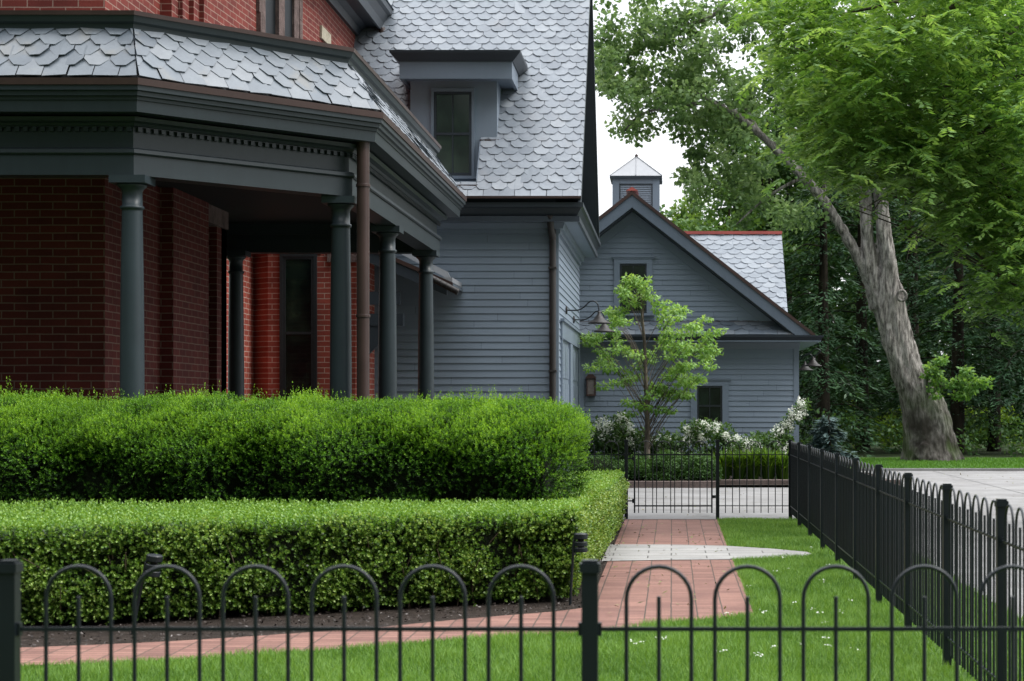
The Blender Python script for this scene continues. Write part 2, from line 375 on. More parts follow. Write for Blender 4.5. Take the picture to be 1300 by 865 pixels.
# low sky behind the viewer darkened, as by unseen trees, to deepen porch shade
el=ramp(t,sp.outputs[2],[(.50,(1,1,1)),(.80,(0,0,0))]); dt_=N(t,'ShaderNodeVectorMath',operation='DOT_PRODUCT'); dt_.inputs[1].default_value=(-.45,-.88,0); t.links.new(tc.outputs['Generated'],dt_.inputs[0])
bk=N(t,'ShaderNodeMapRange'); setin(bk,From_Min=-.2,From_Max=.35,To_Min=0.0,To_Max=1.0); t.links.new(dt_.outputs['Value'],bk.inputs[0])
bm=N(t,'ShaderNodeMath',operation='MULTIPLY'); t.links.new(el,bm.inputs[0]); t.links.new(bk.outputs[0],bm.inputs[1])
cl=mixc(t,bm.outputs[0],cl,ramp(t,noise(t,tc.outputs['Generated'],9,6),[(.35,(.012,.022,.012)),(.55,(.06,.085,.05)),(.70,(.34,.40,.34))]))
cn=noise(t,tc.outputs['Generated'],2.5,5)
cl=mixc(t,.35,cl,ramp(t,cn,[(.3,(.86,.88,.92)),(.65,(1.08,1.07,1.06))]),'MULTIPLY')
t.links.new(mixc(t,.85,sc_.outputs[0],cl),bg.inputs[0]); bg.inputs[1].default_value=1.42

# ------------------------------------------------------------------ ground, paths
def sheet(name, poly, z, m, parent=None, kind='structure'):
    b=MB(); b.face([(x,y,z) for x,y in poly]); o=b.build(name,m,parent,fix=False)
    if o.data.polygons[0].normal.z<0: o.data.flip_normals()
    if kind: tag(o,kind=kind)
    return o
sheet('ground',[(-500,-60),(500,-60),(500,900),(-500,900)],-.004,M['forest'])
FX=1.68                                         # line of the long fence
sheet('lawn',[(-9,2),(2.6,2),(2.6,24.9),(-9,24.9)],.0,M['turf'])
sheet('driveway',[(-2.05,25.02),(2.604,25.02),(2.604,2),(16,2),(16,43.6),(4.6,43.6),(4.6,34.75),(-2.05,34.75)],.006,M['concrete'])
sheet('far_lawn',[(4.6,43.6),(30,43.6),(30,55),(3,55),(3,52),(4.6,50)],.006,M['turf'])
b=MB(); b.box(4.6,16,43.6,43.78,0,.07); tag(b.build('kerb',M['concrete']),kind='structure')
def arc(pts,n=10): return [(p.x,p.y) for p in smooth_path([(x,y,0) for x,y in pts],n)]
front_edge=arc([(.63,13.58),(.25,13.2),(-.09,13.0),(-.43,12.55),(-1.37,12.15),(-2.4,11.5),(-4.0,10.85),(-8.5,10.0)])
back_edge=arc([(-.66,14.05),(-.9,13.75),(-1.5,13.3),(-2.5,12.5),(-4.3,11.68),(-8.5,10.85)])
WALK=[(.64,24.9)]+front_edge+back_edge[::-1]+[(-.66,24.9)]
sheet('brick_path',WALK,.010,M['paver'])
STONE=[(-.72,18.15),(.0,18.3),(.6,18.35),(1.05,18.5),(1.38,18.72),(1.52,18.95),(1.47,19.3),(1.1,19.75),(.6,20.15),(0,20.3),(-.72,20.35)]
sheet('stone_path',STONE,.016,M['limestone'])
MULCH=back_edge+[(-9,11.0),(-9,25),(-.66,25)]
MULCH=[(-.66,24.9),(-.66,14.05)]+back_edge[1:]+[(-9,10.8),(-9,24.9)]
sheet('mulch_bed',MULCH,.006,M['soil'])
sheet('planting_bed',[(-2.05,34.9),(4.6,34.9),(4.6,41.6),(-2.05,41.6)],.05,M['soil'])
b=MB(); b.box(-2.05,.86,34.6,34.9,0,.13); b.box(.9,4.6,35.3,35.6,0,.13)
tag(b.build('kerb_stones',M['kerbbrick']),kind='structure')
# control joints of the concrete
b=MB()
for y in (27.2,30.6,34.0,37.5,41.0): b.face([(-2.05 if y<34 else 4.62,y,.0085),(15.9,y,.0085),(15.9,y+.02,.0085),(-2.05 if y<34 else 4.62,y+.02,.0085)])
for x in (3.4,6.4,9.5): b.face([(x,25.1,.0095),(x+.02,25.1,.0095),(x+.02,34 if x<4.6 else 43.5,.0095),(x,34 if x<4.6 else 43.5,.0095)])
tag(b.build('driveway_joints',M['joint'],fix=False),kind='structure')

def in_poly(P,poly):
    x,y=P[:,0],P[:,1]; r=np.zeros(len(P),bool); n=len(poly)
    for i in range(n):
        x0,y0=poly[i]; x1,y1=poly[(i+1)%n]
        c=((y0>y)!=(y1>y))&(x<(x1-x0)*(y-y0)/((y1-y0) or 1e-9)+x0); r^=c
    return r
# mulch chips
n=26000
P=np.column_stack([RNG.uniform(-7.6,-.60,n),RNG.uniform(11.2,24.8,n)])
P=P[in_poly(P,MULCH)]; k=(P[:,1]<15.3)|(P[:,0]>-1.1); P=P[k]
C=np.column_stack([P,np.full(len(P),.008)+RNG.uniform(0,.02,len(P))])
D=rand_dirs(len(P)); D[:,2]*=.35; Nn=rand_dirs(len(P)); Nn[:,2]+=1.2
V=leaf_quads(C,D,Nn,RNG.uniform(.014,.04,len(P)),RNG.uniform(.008,.018,len(P)))
tag(link('mulch',np_mesh('mulch',V,4,RNG.random(len(P))**2.2,M['chip'])),kind='stuff')
# grass blades
def grass(name,areas,m,excl=()):
    Vs=[];rs=[]
    for (x0,x1,y0,y1,dens,h,w) in areas:
        n=int((x1-x0)*(y1-y0)*dens); P=np.column_stack([RNG.uniform(x0,x1,n),RNG.uniform(y0,y1,n)])
        for e in excl: P=P[~in_poly(P,e)]
        n=len(P); a=RNG.uniform(0,2*np.pi,n); s=np.column_stack([np.cos(a),np.sin(a),np.zeros(n)])
        clump=.7+.5*(np.sin(P[:,0]*5.1+np.sin(P[:,1]*3.3))*np.sin(P[:,1]*4.3)*.5+.5)
        hh=RNG.uniform(.55,1.15,n)*h*clump; lean=RNG.normal(0,.45,(n,2))
        B=np.column_stack([P,np.zeros(n)]); T=B.copy(); T[:,:2]+=lean*hh[:,None]; T[:,2]+=hh
        Vs.append(np.stack([B-s*w/2,B+s*w/2,T],axis=1).reshape(-1,3)); rs.append(np.clip(RNG.normal(.5,.2,n)+(hh/h-1)*.35,0,1))
    return tag(link(name,np_mesh(name,np.concatenate(Vs),3,np.concatenate(rs),m)),kind='stuff')
grass('lawn_grass',[(-5,1.66,10.0,13.8,6500,.055,.007),(.6,1.66,13.8,19,6000,.055,.008),(.6,1.66,19,24.85,4000,.055,.010),
                    (1.66,2.62,5,25,1500,.06,.010),(-4,1.66,4.5,10.0,1500,.055,.008)],M['grass'],(WALK,STONE,MULCH))
grass('far_lawn_grass',[(4.7,20,43.8,54,260,.07,.03)],M['grass_far'])
# clover blossoms and a few fallen leaves on the lawn
n=44; P=np.column_stack([RNG.uniform(-.3,1.6,n),11+RNG.random(n)**1.3*9]); P=P[~in_poly(P,WALK)&~in_poly(P,STONE)]
P=np.repeat(P,5,axis=0)+RNG.normal(0,.012,(len(P)*5,2)); n=len(P)
V=leaf_quads(np.column_stack([P,RNG.uniform(.035,.055,n)]),rand_dirs(n)*[1,1,.4],rand_dirs(n)+[0,0,1.5],np.full(n,.017),np.full(n,.013))
tag(link('clover_blossoms',np_mesh('clover_blossoms',V,4,RNG.random(n),M['petal'])),kind='stuff')

# ------------------------------------------------------------------ iron fences
FH=1.115; RAIL_T=.915; RAIL_B=.19; HW=.1
def hoop_mesh(bottom=.09,rad=.0066):
    b=MB(); zs=FH-HW-.008; pts=[(-HW,0,bottom),(-HW,0,zs*.6),(-HW,0,zs)]
    pts+=[(-HW*math.cos(a),0,zs+HW*math.sin(a)) for a in [math.pi*i/14 for i in range(1,14)]]
    pts+=[(HW,0,zs),(HW,0,zs*.6),(HW,0,bottom)]
    return b.tube(pts,rad,8).mesh('hoop',M['iron'])
HOOP=hoop_mesh()
HOOP_S=hoop_mesh(rad=.0062)
PICK_S=MB().tube([(0,0,.09),(0,0,.5),(0,0,1.015)],.0062,8).mesh('picket',M['iron'])
PICK=MB().tube([(0,0,.09),(0,0,.5),(0,0,1.015)],.0066,8).mesh('picket',M['iron'])
b=MB(); b.box(-.025,.025,-.025,.025,0,1.105); POST=b.mesh('post',M['iron'])
b=MB(); b.box(-.031,.031,-.031,.031,1.090,1.118); b.prism([(-.024,-.024),(.024,-.024),(.024,.024),(-.024,.024)],1.1185,1.1275); CAP=b.mesh('post_cap',M['iron'])
b=MB(); b.box(-.036,.036,-.012,.012,RAIL_T-.02,RAIL_T+.02); BRK=b.mesh('rail_bracket',M['iron'])
def fence(label, group, p0, direction, offs, cat='fence', hp=None):
    """posts at the given offsets along a straight line; hoops and pickets between"""
    ang=math.atan2(direction[1],direction[0])
    root=empty('iron_fence',(p0[0],p0[1],0),ang,label,cat,group)
    for i,o in enumerate(offs):
        p=link('post',POST,root,(o,0,0)); link('post_cap',CAP,p); link('rail_bracket',BRK,p)
    for i in range(len(offs)-1):
        a,c=offs[i],offs[i+1]; L=c-a
        for z in (RAIL_T,RAIL_B):
            b=MB(); b.box(a+.025,c-.025,-.006,.006,z-.0062,z+.0062); b.build('rail',M['iron'],root)
        n=max(1,round((L-.15)/.274)); st=(L-.424)/(n-1) if n>1 else 0
        for k in range(n):
            x=a+.212+st*k
            link('hoop',(hp or (HOOP,PICK))[0],root,(x,0,0)); link('picket',(hp or (HOOP,PICK))[1],root,(x,0,0))
    return root
fence('low black iron fence with rounded hoops crossing the whole front of the garden',None,(-3.822,5.45),(1,0.0005),[0,1.785,3.57,5.355])
fence('long black iron fence running beside the driveway from the front corner to the gate',None,(FX,25.1),(0,-1),[1.785*k for k in range(12)])
fence('short black iron fence panel between the gate and the long fence',None,(.647,25.1),(1,0),[0,1.03],hp=(HOOP_S,PICK_S))
fence('short black iron fence panel running from the gate into the hedge',None,(-1.75,25.1),(1,0),[0,1.103],hp=(HOOP_S,PICK_S))
g=empty('iron_gate',(0,25.1,0),0,'black iron gate with hooped top closing the end of the brick walk','gate')
for x in (-.529,.566):
    b=MB(); b.tube([(x,0,.09),(x,0,1.0)],.011,8); b.build('stile',M['iron'],g)
for z in (RAIL_T,RAIL_B):
    b=MB(); b.box(-.525,.562,-.009,.009,z-.01,z+.01); b.build('rail',M['iron'],g)
for px in (819.7,842.5,865.5,888.7):
    link('hoop',HOOP_S,g,(WX(px,25.1),0,0)); link('picket',PICK_S,g,(WX(px,25.1),0,0))
b=MB(); b.box(.57,.62,-.02,.02,.30,.34); b.build('latch',M['iron'],g)
for z in (.26,.86):
    b=MB(); b.tube([(-.545,0,z-.03),(-.545,0,z+.03)],.018,10); b.box(-.62,-.53,-.008,.008,z-.01,z+.01); b.build('hinge',M['iron'],g)

# ------------------------------------------------------------------ path lights
pl=empty('path_light',(-.815,14.2,0),0,'black three ring path light at the hedge corner beside the brick walk','path light','path lights along the clipped hedge')
b=MB(); b.tube([(0,0,0),(.012,0,.25),(.03,0,.52)],.011,10); b.build('stake',M['iron'],pl)
b=MB(); b.lathe([(.0,.535),(.050,.535),(.056,.54),(.056,.575),(.05,.582),(0,.588)],(.085,0,0),24,False); b.tube([(.03,0,.52),(.05,0,.553)],.010,8); b.build('cap',M['iron'],pl)
for z in (.478,.432):
    b=MB(); b.lathe([(.050,z),(.054,z+.004),(.054,z+.034),(.050,z+.038)],(.085,0,0),24,False); b.build('ring',M['iron'],pl)
b=MB(); b.lathe([(.026,.43),(.026,.54)],(.085,0,0)); b.build('lens',M['bronze'],pl)
p2=copy_tree(pl); p2.location=(-3.77,12.38,0); p2.rotation_euler=(R(2),R(8),0)
p2['label']='leaning black path light pressed against the long front face of the low hedge'

# leaf litter blown over the paving
n=420; P=np.concatenate([np.column_stack([RNG.uniform(-.6,.62,150),RNG.uniform(13,24.8,150)]),np.column_stack([RNG.uniform(-1.5,1.6,60),RNG.uniform(25.2,34.5,60)]),np.column_stack([RNG.uniform(2.7,9,210),RNG.uniform(14,43,210)])])
P=P+RNG.normal(0,.02,P.shape); n=len(P); D=rand_dirs(n)*[1,1,.25]; Nn=rand_dirs(n)*.5+[0,0,1]
V=leaf_quads(np.column_stack([P,RNG.uniform(.022,.035,n)]),D,Nn,RNG.uniform(.025,.06,n),RNG.uniform(.012,.03,n))
M['litter']=leafmat('dry_leaf_litter',[(0,(.06,.045,.025)),(.5,(.16,.13,.05)),(1,(.20,.25,.07))],.1)
tag(link('leaf_litter',np_mesh('leaf_litter',V,4,RNG.random(n),M['litter'])),kind='stuff')
# ------------------------------------------------------------------ helpers for buildings
def siding(name, parent, p0, udir, length, z0, z1, m, expo=.124, lim=None, lap=.0185):
    """clapboards on a wall from p0 along udir; the outward normal is to the right of udir; lim(z) -> (u0,u1)"""
    u=Vector((udir[0],udir[1],0)).normalized(); nrm=Vector((u.y,-u.x,0)); o=Vector((p0[0],p0[1],0)); b=MB()
    z=z0
    while z<z1-1e-4:
        zt=min(z+expo,z1)
        a0,a1=lim(z) if lim else (0,length); c0,c1=lim(zt) if lim else (0,length)
        if a1>a0:
            if c1<c0: c0=c1=(c0+c1)/2
            rr=random.random(); j=RNG.normal(0,.0007)
            A=o+u*a0+nrm*(lap+j); B=o+u*a1+nrm*(lap+j); Cc=o+u*c1+nrm*.002; D=o+u*c0+nrm*.002
            A.z=B.z=z; Cc.z=D.z=zt
            cuts=[a0]; x=a0+random.uniform(.4,3.6)
            while x<a1-.4 and x<c1-.2 and x>c0: cuts.append(x); x+=random.uniform(2.2,4.0)
            cuts.append(a1)
            for i in range(len(cuts)-1):
                l,r_=cuts[i],cuts[i+1]; g=.0025; l2=l+(g if i else 0); r2=r_-(g if i<len(cuts)-2 else 0); j2=RNG.normal(0,.0006); rr=random.random()
                A=o+u*l2+nrm*(lap+j+j2); B=o+u*r2+nrm*(lap+j+j2); A.z=z+j2; B.z=z+j2
                tl=c0 if i==0 else l2; tr=c1 if i==len(cuts)-2 else r2
                Cc=o+u*tr+nrm*.002; D=o+u*tl+nrm*.002; Cc.z=D.z=zt
                b.face([A,B,Cc,D],rr)
                A2=o+u*l2; B2=o+u*r2; A2.z=B2.z=z
                b.face([A2,B2,B,A],rr)
        z=zt
    ob=b.build(name,m,parent,fix=False)
    return ob
def slates(name, parent, o, u, v, m, U, Vlen, w=.27, e=.17, lim=None, chamf=(.28,.45), th=.010, skip=None, ejit=.003, imin=0, imax=999):
    """lapped slates with clipped lower corners. o: lower left corner, u along the eave, v up the slope"""
    o=Vector(o); u=Vector(u).normalized(); v=Vector(v).normalized(); nrm=u.cross(v).normalized(); b=MB()
    if nrm.z<0: nrm=-nrm
    rows=int(math.ceil(Vlen/e)); ln=e*1.95
    def put(pts, rr):
        b.face(pts,rr)
    for i in range(imin,min(rows,imax)):
        v0=i*e; off=(i%2)*.5*w; k=0
        for k in range(-1,int(U/w)+2):
            u0=k*w+off+RNG.normal(0,.003); g=.004
            cw=w*chamf[0]; ch=e*chamf[1]; dv=RNG.normal(0,ejit); tilt=RNG.normal(0,.003)
            if i==0: cw=.001; ch=.001
            prof=[(u0+g,v0+ch+dv),(u0+cw,v0+dv),(u0+w-cw,v0+dv),(u0+w-g,v0+ch+dv),(u0+w-g,v0+ln),(u0+g,v0+ln)]
            if lim is not None:
                q=[]
                for (x,y) in prof:
                    l0,l1=lim(min(y,Vlen)); q.append((min(max(x,l0),l1),min(y,Vlen)))
                if max(x for x,_ in q)-min(x for x,_ in q)<.02: continue
                prof=q
            if skip and skip(u0+w/2,v0+e/2): continue
            rr=min(1,max(0,RNG.normal(.48,.2)))
            P=[]
            for (x,y) in prof:
                h=(1-(y-v0)/ln)*.023+.006+tilt*(x-u0-w/2)/w*4
                P.append(o+u*x+v*y+nrm*h)
            b.face(P,rr)
            Q=[p-nrm*th for p in P[:4]]
            for j in range(3): b.face([P[j],Q[j],Q[j+1],P[j+1]],rr*.4)  # darker edge colour paints the shadow line below each slate
    return b.build(name,m,parent,fix=False)
def fbox(name, m, parent, frame, u0,u1,d0,d1,z0,z1, mb=None):
    """box in a wall frame: u along the wall, d outwards"""
    o,u,n=frame
    Mx=Matrix(((u.x,n.x,0,o.x),(u.y,n.y,0,o.y),(0,0,1,0),(0,0,0,1)))
    b=mb or MB(); b.box(u0,u1,d0,d1,z0,z1,M=Mx)
    return b if mb is not None else b.build(name,m,parent)
def frame(p0, udir):
    u=Vector((udir[0],udir[1],0)).normalized(); return (Vector((p0[0],p0[1],0)),u,Vector((u.y,-u.x,0)))
def sash_window(parent, fr, u0,u1,z0,z1, d, trim, trim_m, head=.14, cols=2, rows=2, cap=True, sash_m=None, sill=True, reveal=.05):
    """window > casing, sash (pane and bars), glass"""
    sash_m=sash_m or M['sash']
    w=empty('window'); w.parent=parent
    if trim>0:
        b=MB(); fbox('',None,None,fr,u0-trim,u0,d,d+.045,z0-(.0 if sill else trim),z1,b); fbox('',None,None,fr,u1,u1+trim,d,d+.045,z0-(.0 if sill else trim),z1,b)
        fbox('',None,None,fr,u0-trim,u1+trim,d,d+.045,z1,z1+head,b)
        if cap:
            fbox('',None,None,fr,u0-trim-.05,u1+trim+.05,d,d+.075,z1+head,z1+head+.035,b)
            fbox('',None,None,fr,u0-trim-.03,u1+trim+.03,d,d+.060,z1+head-.03,z1+head-.002,b)
        if not sill: fbox('',None,None,fr,u0,u1,d,d+.045,z0-trim,z0,b)
        b.build('casing',trim_m,w)
    if sill:
        b=MB(); fbox('',None,None,fr,u0-trim-.04,u1+trim+.04,d,d+.09,z0-.055,z0-.002,b); b.build('sill',trim_m,w)
    s=.045; b=MB(); dd=d+.012
    fbox('',None,None,fr,u0,u0+s,dd,dd+.02,z0,z1,b); fbox('',None,None,fr,u1-s,u1,dd,dd+.02,z0,z1,b)
    fbox('',None,None,fr,u0+s,u1-s,dd,dd+.02,z0,z0+s*1.3,b); fbox('',None,None,fr,u0+s,u1-s,dd,dd+.02,z1-s,z1,b)
    for k in range(1,rows):
        z=z0+(z1-z0)*k/rows; h=.022 if (k==rows//2) else .011
        fbox('',None,None,fr,u0+s,u1-s,dd,dd+.018,z-h,z+h,b)
    for k in range(1,cols):
        u=u0+(u1-u0)*k/cols; fbox('',None,None,fr,u-.010,u+.010,dd,dd+.015,z0+s*1.3,z1-s,b)
    b.build('sash',sash_m,w)
    b=MB(); fbox('',None,None,fr,u0+.002,u1-.002,d+.004,d+.011,z0+.002,z1-.002,b); b.build('pane',M['glass'],w)
    return w

# ================================================================== grey house in the middle
Y1=31.0; GX=-2.0; GXL=-5.95; GYB=38.1; GZ=4.80
gh=empty('grey_house',(GX,Y1,0),0,'blue grey clapboard carriage house with steep slate roof and flat topped dormer in the middle','house')
gh.location=(0,0,0)
b=MB(); b.box(GXL,GX-.001,Y1+.001,GYB,0,5.0); b.build('wall_core',M['trim_dark'],gh)
siding('front_wall',gh,(GXL,Y1),(1,0),GX-GXL,0,4.85,M['siding'])
doorY=[(31.75,34.25),(35.0,37.45)]; DZ=2.82
def side_lim(z): return (0,GYB-Y1)
siding('side_wall',gh,(GX,Y1),(0,1),GYB-Y1,DZ+.30,4.85,M['siding'])
for (a,c) in ((Y1,doorY[0][0]-.12),(doorY[1][1]+.12,GYB)):
    siding('side_wall',gh,(GX,a),(0,1),c-a,0,DZ+.30,M['siding'])
frS=frame((GX,0),(0,1))
b=MB(); fbox('',None,None,frS,31.58,37.60,-.02,.05,DZ,DZ+.30,b); fbox('',None,None,frS,31.53,37.65,-.02,.09,DZ+.30,DZ+.345,b)
fbox('',None,None,frS,31.62,31.75,-.02,.05,0,DZ-.002,b); fbox('',None,None,frS,34.25,35.0,-.02,.045,0,DZ-.002,b); fbox('',None,None,frS,37.45,37.57,-.02,.05,0,DZ-.002,b)
b.build('door_casing',M['trim'],gh)
for (a,c) in doorY:
    dr=MB(); fbox('',None,None,frS,a,c,-.0012,.003,0,DZ-.003,dr); dd=dr.build('garage_door',M['trim'],gh)
    pn=MB()
    for i in range(4):
        for j in range(4):
            u0=a+.08+i*(c-a-.1)/4; z0=.08+j*.68; fbox('',None,None,frS,u0,u0+(c-a-.1)/4-.06,.004,.016,z0,z0+.58,pn)
    pn.build('door_panel',M['trim'],dd)
b=MB(); b.box(GX-.10,GX+.022,Y1-.024,Y1+.10,0,4.86); b.build('corner_board',M['trim'],gh)
# eave gutter + frieze on the front, horizontal cornice along the gable side
ev_y=30.5; rx=-1.572; ZE=5.23
b=MB(); b.sweep([(.0,4.62),(.05,4.62),(.05,4.86),(0,4.86)],[(GXL,Y1-.001),(GX,Y1-.001),(GX,GYB)]); b.build('frieze_board',M['trim'],gh)
b=MB(); b.sweep([(.052,4.80),(.40,4.80),(.40,4.835),(.052,4.875)],[(GXL,Y1),(GX,Y1),(GX,GYB)]); b.build('soffit',M['trim'],gh)
b=MB(); b.sweep([(.30,4.885),(.36,4.90),(.43,5.02),(.47,5.04),(.47,5.115),(.30,5.115)],[(GXL,Y1),(GX,Y1),(GX,GYB)]); b.sweep([(.36,4.79),(.405,4.79),(.405,4.885),(.36,4.885)],[(GXL,Y1),(GX,Y1),(GX,GYB)]); b.build('gutter',M['bronze'] if 0 else M['trim_dark'],gh)
b=MB(); b.sweep([(.045,4.70),(.10,4.70),(.13,4.795),(.045,4.795)],[(GXL,Y1),(GX,Y1),(GX,GYB)]); b.build('bed_moulding',M['trim'],gh)
# roof
RY=(Y1+GYB)/2; slope=1.285; RZ=ZE+(RY-ev_y)*slope
vl=math.hypot(RY-ev_y,RZ-ZE); vdir=Vector((0,RY-ev_y,RZ-ZE)).normalized()
rxl=-7.6
def roof_z(y): return ZE+(y-ev_y)*slope
SL0,SL1=-4.32,-3.372; SY0,SY1=30.71,31.35        # slot of the dormer window in the slates
def v_of(y): return (y-ev_y)*vl/(RY-ev_y)
cwid=.675; dcx=-3.51
def sk(u,v):
    x=rxl+u; y=ev_y+v*(RY-ev_y)/vl
    if SL0-.12<x<SL1+.13 and SY0-.02<y<SY1+.05: return (SL0-.02<x<SL1+.02)
    return False
# slate deck in pieces around the slot, then the slates
def roof_piece(b,x0,x1,y0,y1):
    n=Vector((0,-(RZ-ZE),RY-ev_y)).normalized(); 
    if n.z<0: n=-n
    P=[Vector((x0,y0,roof_z(y0))),Vector((x1,y0,roof_z(y0))),Vector((x1,y1,roof_z(y1))),Vector((x0,y1,roof_z(y1)))]
    Q=[p-n*.10 for p in P]
    b.face(P); b.face(Q[::-1])
    for i in range(4): b.face([P[i],Q[i],Q[(i+1)%4],P[(i+1)%4]])
b=MB(); roof_piece(b,rxl,SL0,ev_y,RY); roof_piece(b,SL1,rx,ev_y,RY); roof_piece(b,SL0,SL1,ev_y,SY0); roof_piece(b,SL0,SL1,SY1+.02,RY)
P=[Vector((rxl,RY,RZ)),Vector((rx,RY,RZ)),Vector((rx,GYB+.5,ZE)),Vector((rxl,GYB+.5,ZE))]; b.face(P)
b.build('roof_deck',M['trim_dark'],gh,fix=False)
def lim_r(x1):
    return lambda y: (0,x1-rxl)
S=MB()
def seg(x0,x1,y0,y1):
    pass
# slates: left of slot, right of slot, above and below share one call with clamped edges
o_=(rxl,ev_y-.03,roof_z(ev_y-.03)); kw=dict(w=.272,e=.172,chamf=(.25,.42))
iS=int(v_of(SY1)/.172)+1; iB=int(v_of(SY0)/.172)
slates('roof_slates',gh,o_,(1,0,0),vdir,M['slate'],rx-rxl,vl,lim=lambda y:(0,rx-rxl+.01),imin=iS,**kw)
slates('roof_slates',gh,o_,(1,0,0),vdir,M['slate'],rx-rxl,vl,lim=lambda y:(SL1-rxl,rx-rxl+.01),imax=iS,**kw)
slates('roof_slates',gh,o_,(1,0,0),vdir,M['slate'],rx-rxl,vl,lim=lambda y:(0,SL0-rxl),imax=iS,**kw)
slates('roof_slates',gh,o_,(1,0,0),vdir,M['slate'],rx-rxl,v_of(SY0)+.02,lim=lambda y:(SL0-rxl,SL1-rxl),imax=iB+1,**kw)
b=MB(); b.box(rxl,rx+.01,ev_y-.06,ev_y-.005,ZE-.055,ZE-.015); b.build('drip_edge',M['copper'],gh)
# gable end wall, its shade painted in with dark trim colour, and rake boards
b=MB(); b.prism([(Y1+.02,4.9),(GYB-.02,4.9),(RY,4.9+(RY-Y1)*slope)],GX-.05,GX,'x'); b.build('gable_wall',M['trim_dark'],gh)
def gl(z):
    h=(z-4.92)/slope; return (h+.02,GYB-Y1-h-.02)
siding('gable_shaded_siding',gh,(GX+.001,Y1),(0,1),GYB-Y1,4.95,9.2,M['trim_dark'],lim=gl)
b=MB()
for s in (0,1):
    pts=[(ev_y+.04,ZE-.12),(RY,RZ-.05),(RY,RZ-.36),(ev_y+.24,ZE-.12)]
    if s: pts=[(2*RY-y,z) for y,z in pts]
    b.prism(pts,rx-.045,rx+.005,'x')
b.build('rake_board',M['trim_dark'],gh)
b=MB()
for s in (0,1):
    pts=[(ev_y+.25,ZE-.13),(RY,RZ-.36),(RY,RZ-.40),(ev_y+.28,ZE-.13)]
    if s: pts=[(2*RY-y,z) for y,z in pts]
    b.prism(pts,GX-.02,rx-.046,'x')
b.build('rake_soffit',M['trim_dark'],gh)
# dormer
dm=empty('dormer'); dm.parent=gh
FYd=SY1; z177=WZ(177,FYd); ztop=WZ(97,FYd)
dx0,dx1=WX(521,FYd),WX(631,FYd)
def back_y(z): return ev_y+(z-ZE)/slope
b=MB()
b.prism([(dx0,z177-.02),(dx1,z177-.02),(dx1,ztop+.12),(dx0,ztop+.12)],FYd,FYd+.05,'y')
for x0,x1 in ((dx0,dx0+.04),(dx1-.04,dx1)): b.prism([(FYd+.051,z177-.05),(back_y(ztop+.12),ztop+.12),(FYd+.051,ztop+.12)],x0,x1,'x')
b.prism([(SL0,WZ(232,SY0)-.1),(SL1,WZ(232,SY0)-.1),(SL1,z177-.021),(SL0,z177-.021)],FYd,FYd+.05,'y')
b.build('dormer_wall',M['siding'],dm)
frd=frame((0,FYd),(1,0))
zs=roof_z(SY0)+.02
b=MB()
for x in (SL0,SL1-.02): b.prism([(SY0,roof_z(SY0)-.05),(SY0,roof_z(SY0)+.01),(FYd-.001,roof_z(FYd)+.02),(FYd-.001,roof_z(SY0)-.05)],x,x+.02,'x')
b.box(SL0+.021,SL1-.021,SY0-.03,FYd-.001,roof_z(SY0)-.05,roof_z(SY0)-.005)
b.build('window_well',M['trim'],dm)
b=MB(); b.box(SL1-.02,dx1+.04,FYd-.05,FYd-.002,z177-.035,z177-.008); b.box(SL0+.1,SL1+.02,SY0-.10,SY0-.031,roof_z(SY0)-.10,roof_z(SY0)-.07); b.build('flashing',M['copper'],dm)
sash_window(dm,frd,WX(551,FYd),WX(599,FYd),WZ(223,FYd-.1),WZ(117,FYd),.0,.05,M['trim'],head=.06,cols=2,rows=2,cap=False,sash_m=M['trim_dark'],sill=True)
# dormer roof: flat with a deep fascia and flared cornice
rz0,rz1=WZ(100,30.95),WZ(78,30.95)
hx0,hx1=WX(507,30.95),WX(650,30.95); by=back_y(rz1+.15)
b=MB(); b.sweep([(0,rz0),(.0,rz0+.30),(-.06,rz0+.30),(-.06,rz0)],[(hx0,by-.3),(hx0,30.95),(hx1,30.95),(hx1,by-.3)])
b.box(hx0+.061,hx1-.061,31.012,by-.3,rz0+.03,rz0+.06); b.build('dormer_fascia',M['trim'],dm)
b=MB(); b.sweep([(0,rz0+.302),(.02,rz0+.302),(.08,rz0+.36),(.15,rz0+.43),(.16,rz0+.47),(0,rz0+.47)],[(hx0,by+.1),(hx0,30.95),(hx1,30.95),(hx1,by+.1)])
b.build('dormer_cornice',M['trim_dark'],dm)
b=MB(); b.prism([(30.8,rz0+.471),(by+.15,rz0+.55),(by+.15,rz0+.45),(30.8,rz0+.45)],hx0-.14,hx1+.14,'x'); b.build('dormer_roof',M['trim_dark'],dm)
# downspout
b=MB(); xd=WX(702,Y1); b.tube(smooth_path([(xd-.02,30.62,4.9),(xd-.02,30.72,4.72),(xd,Y1-.07,4.50),(xd,Y1-.075,4.3),(xd,Y1-.085,.1)],5),.058,10)
for z in (4.0,2.2,.6): b.box(xd-.07,xd+.07,Y1-.15,Y1-.02,z,z+.03)
b.build('downspout',M['bronze'],gh)
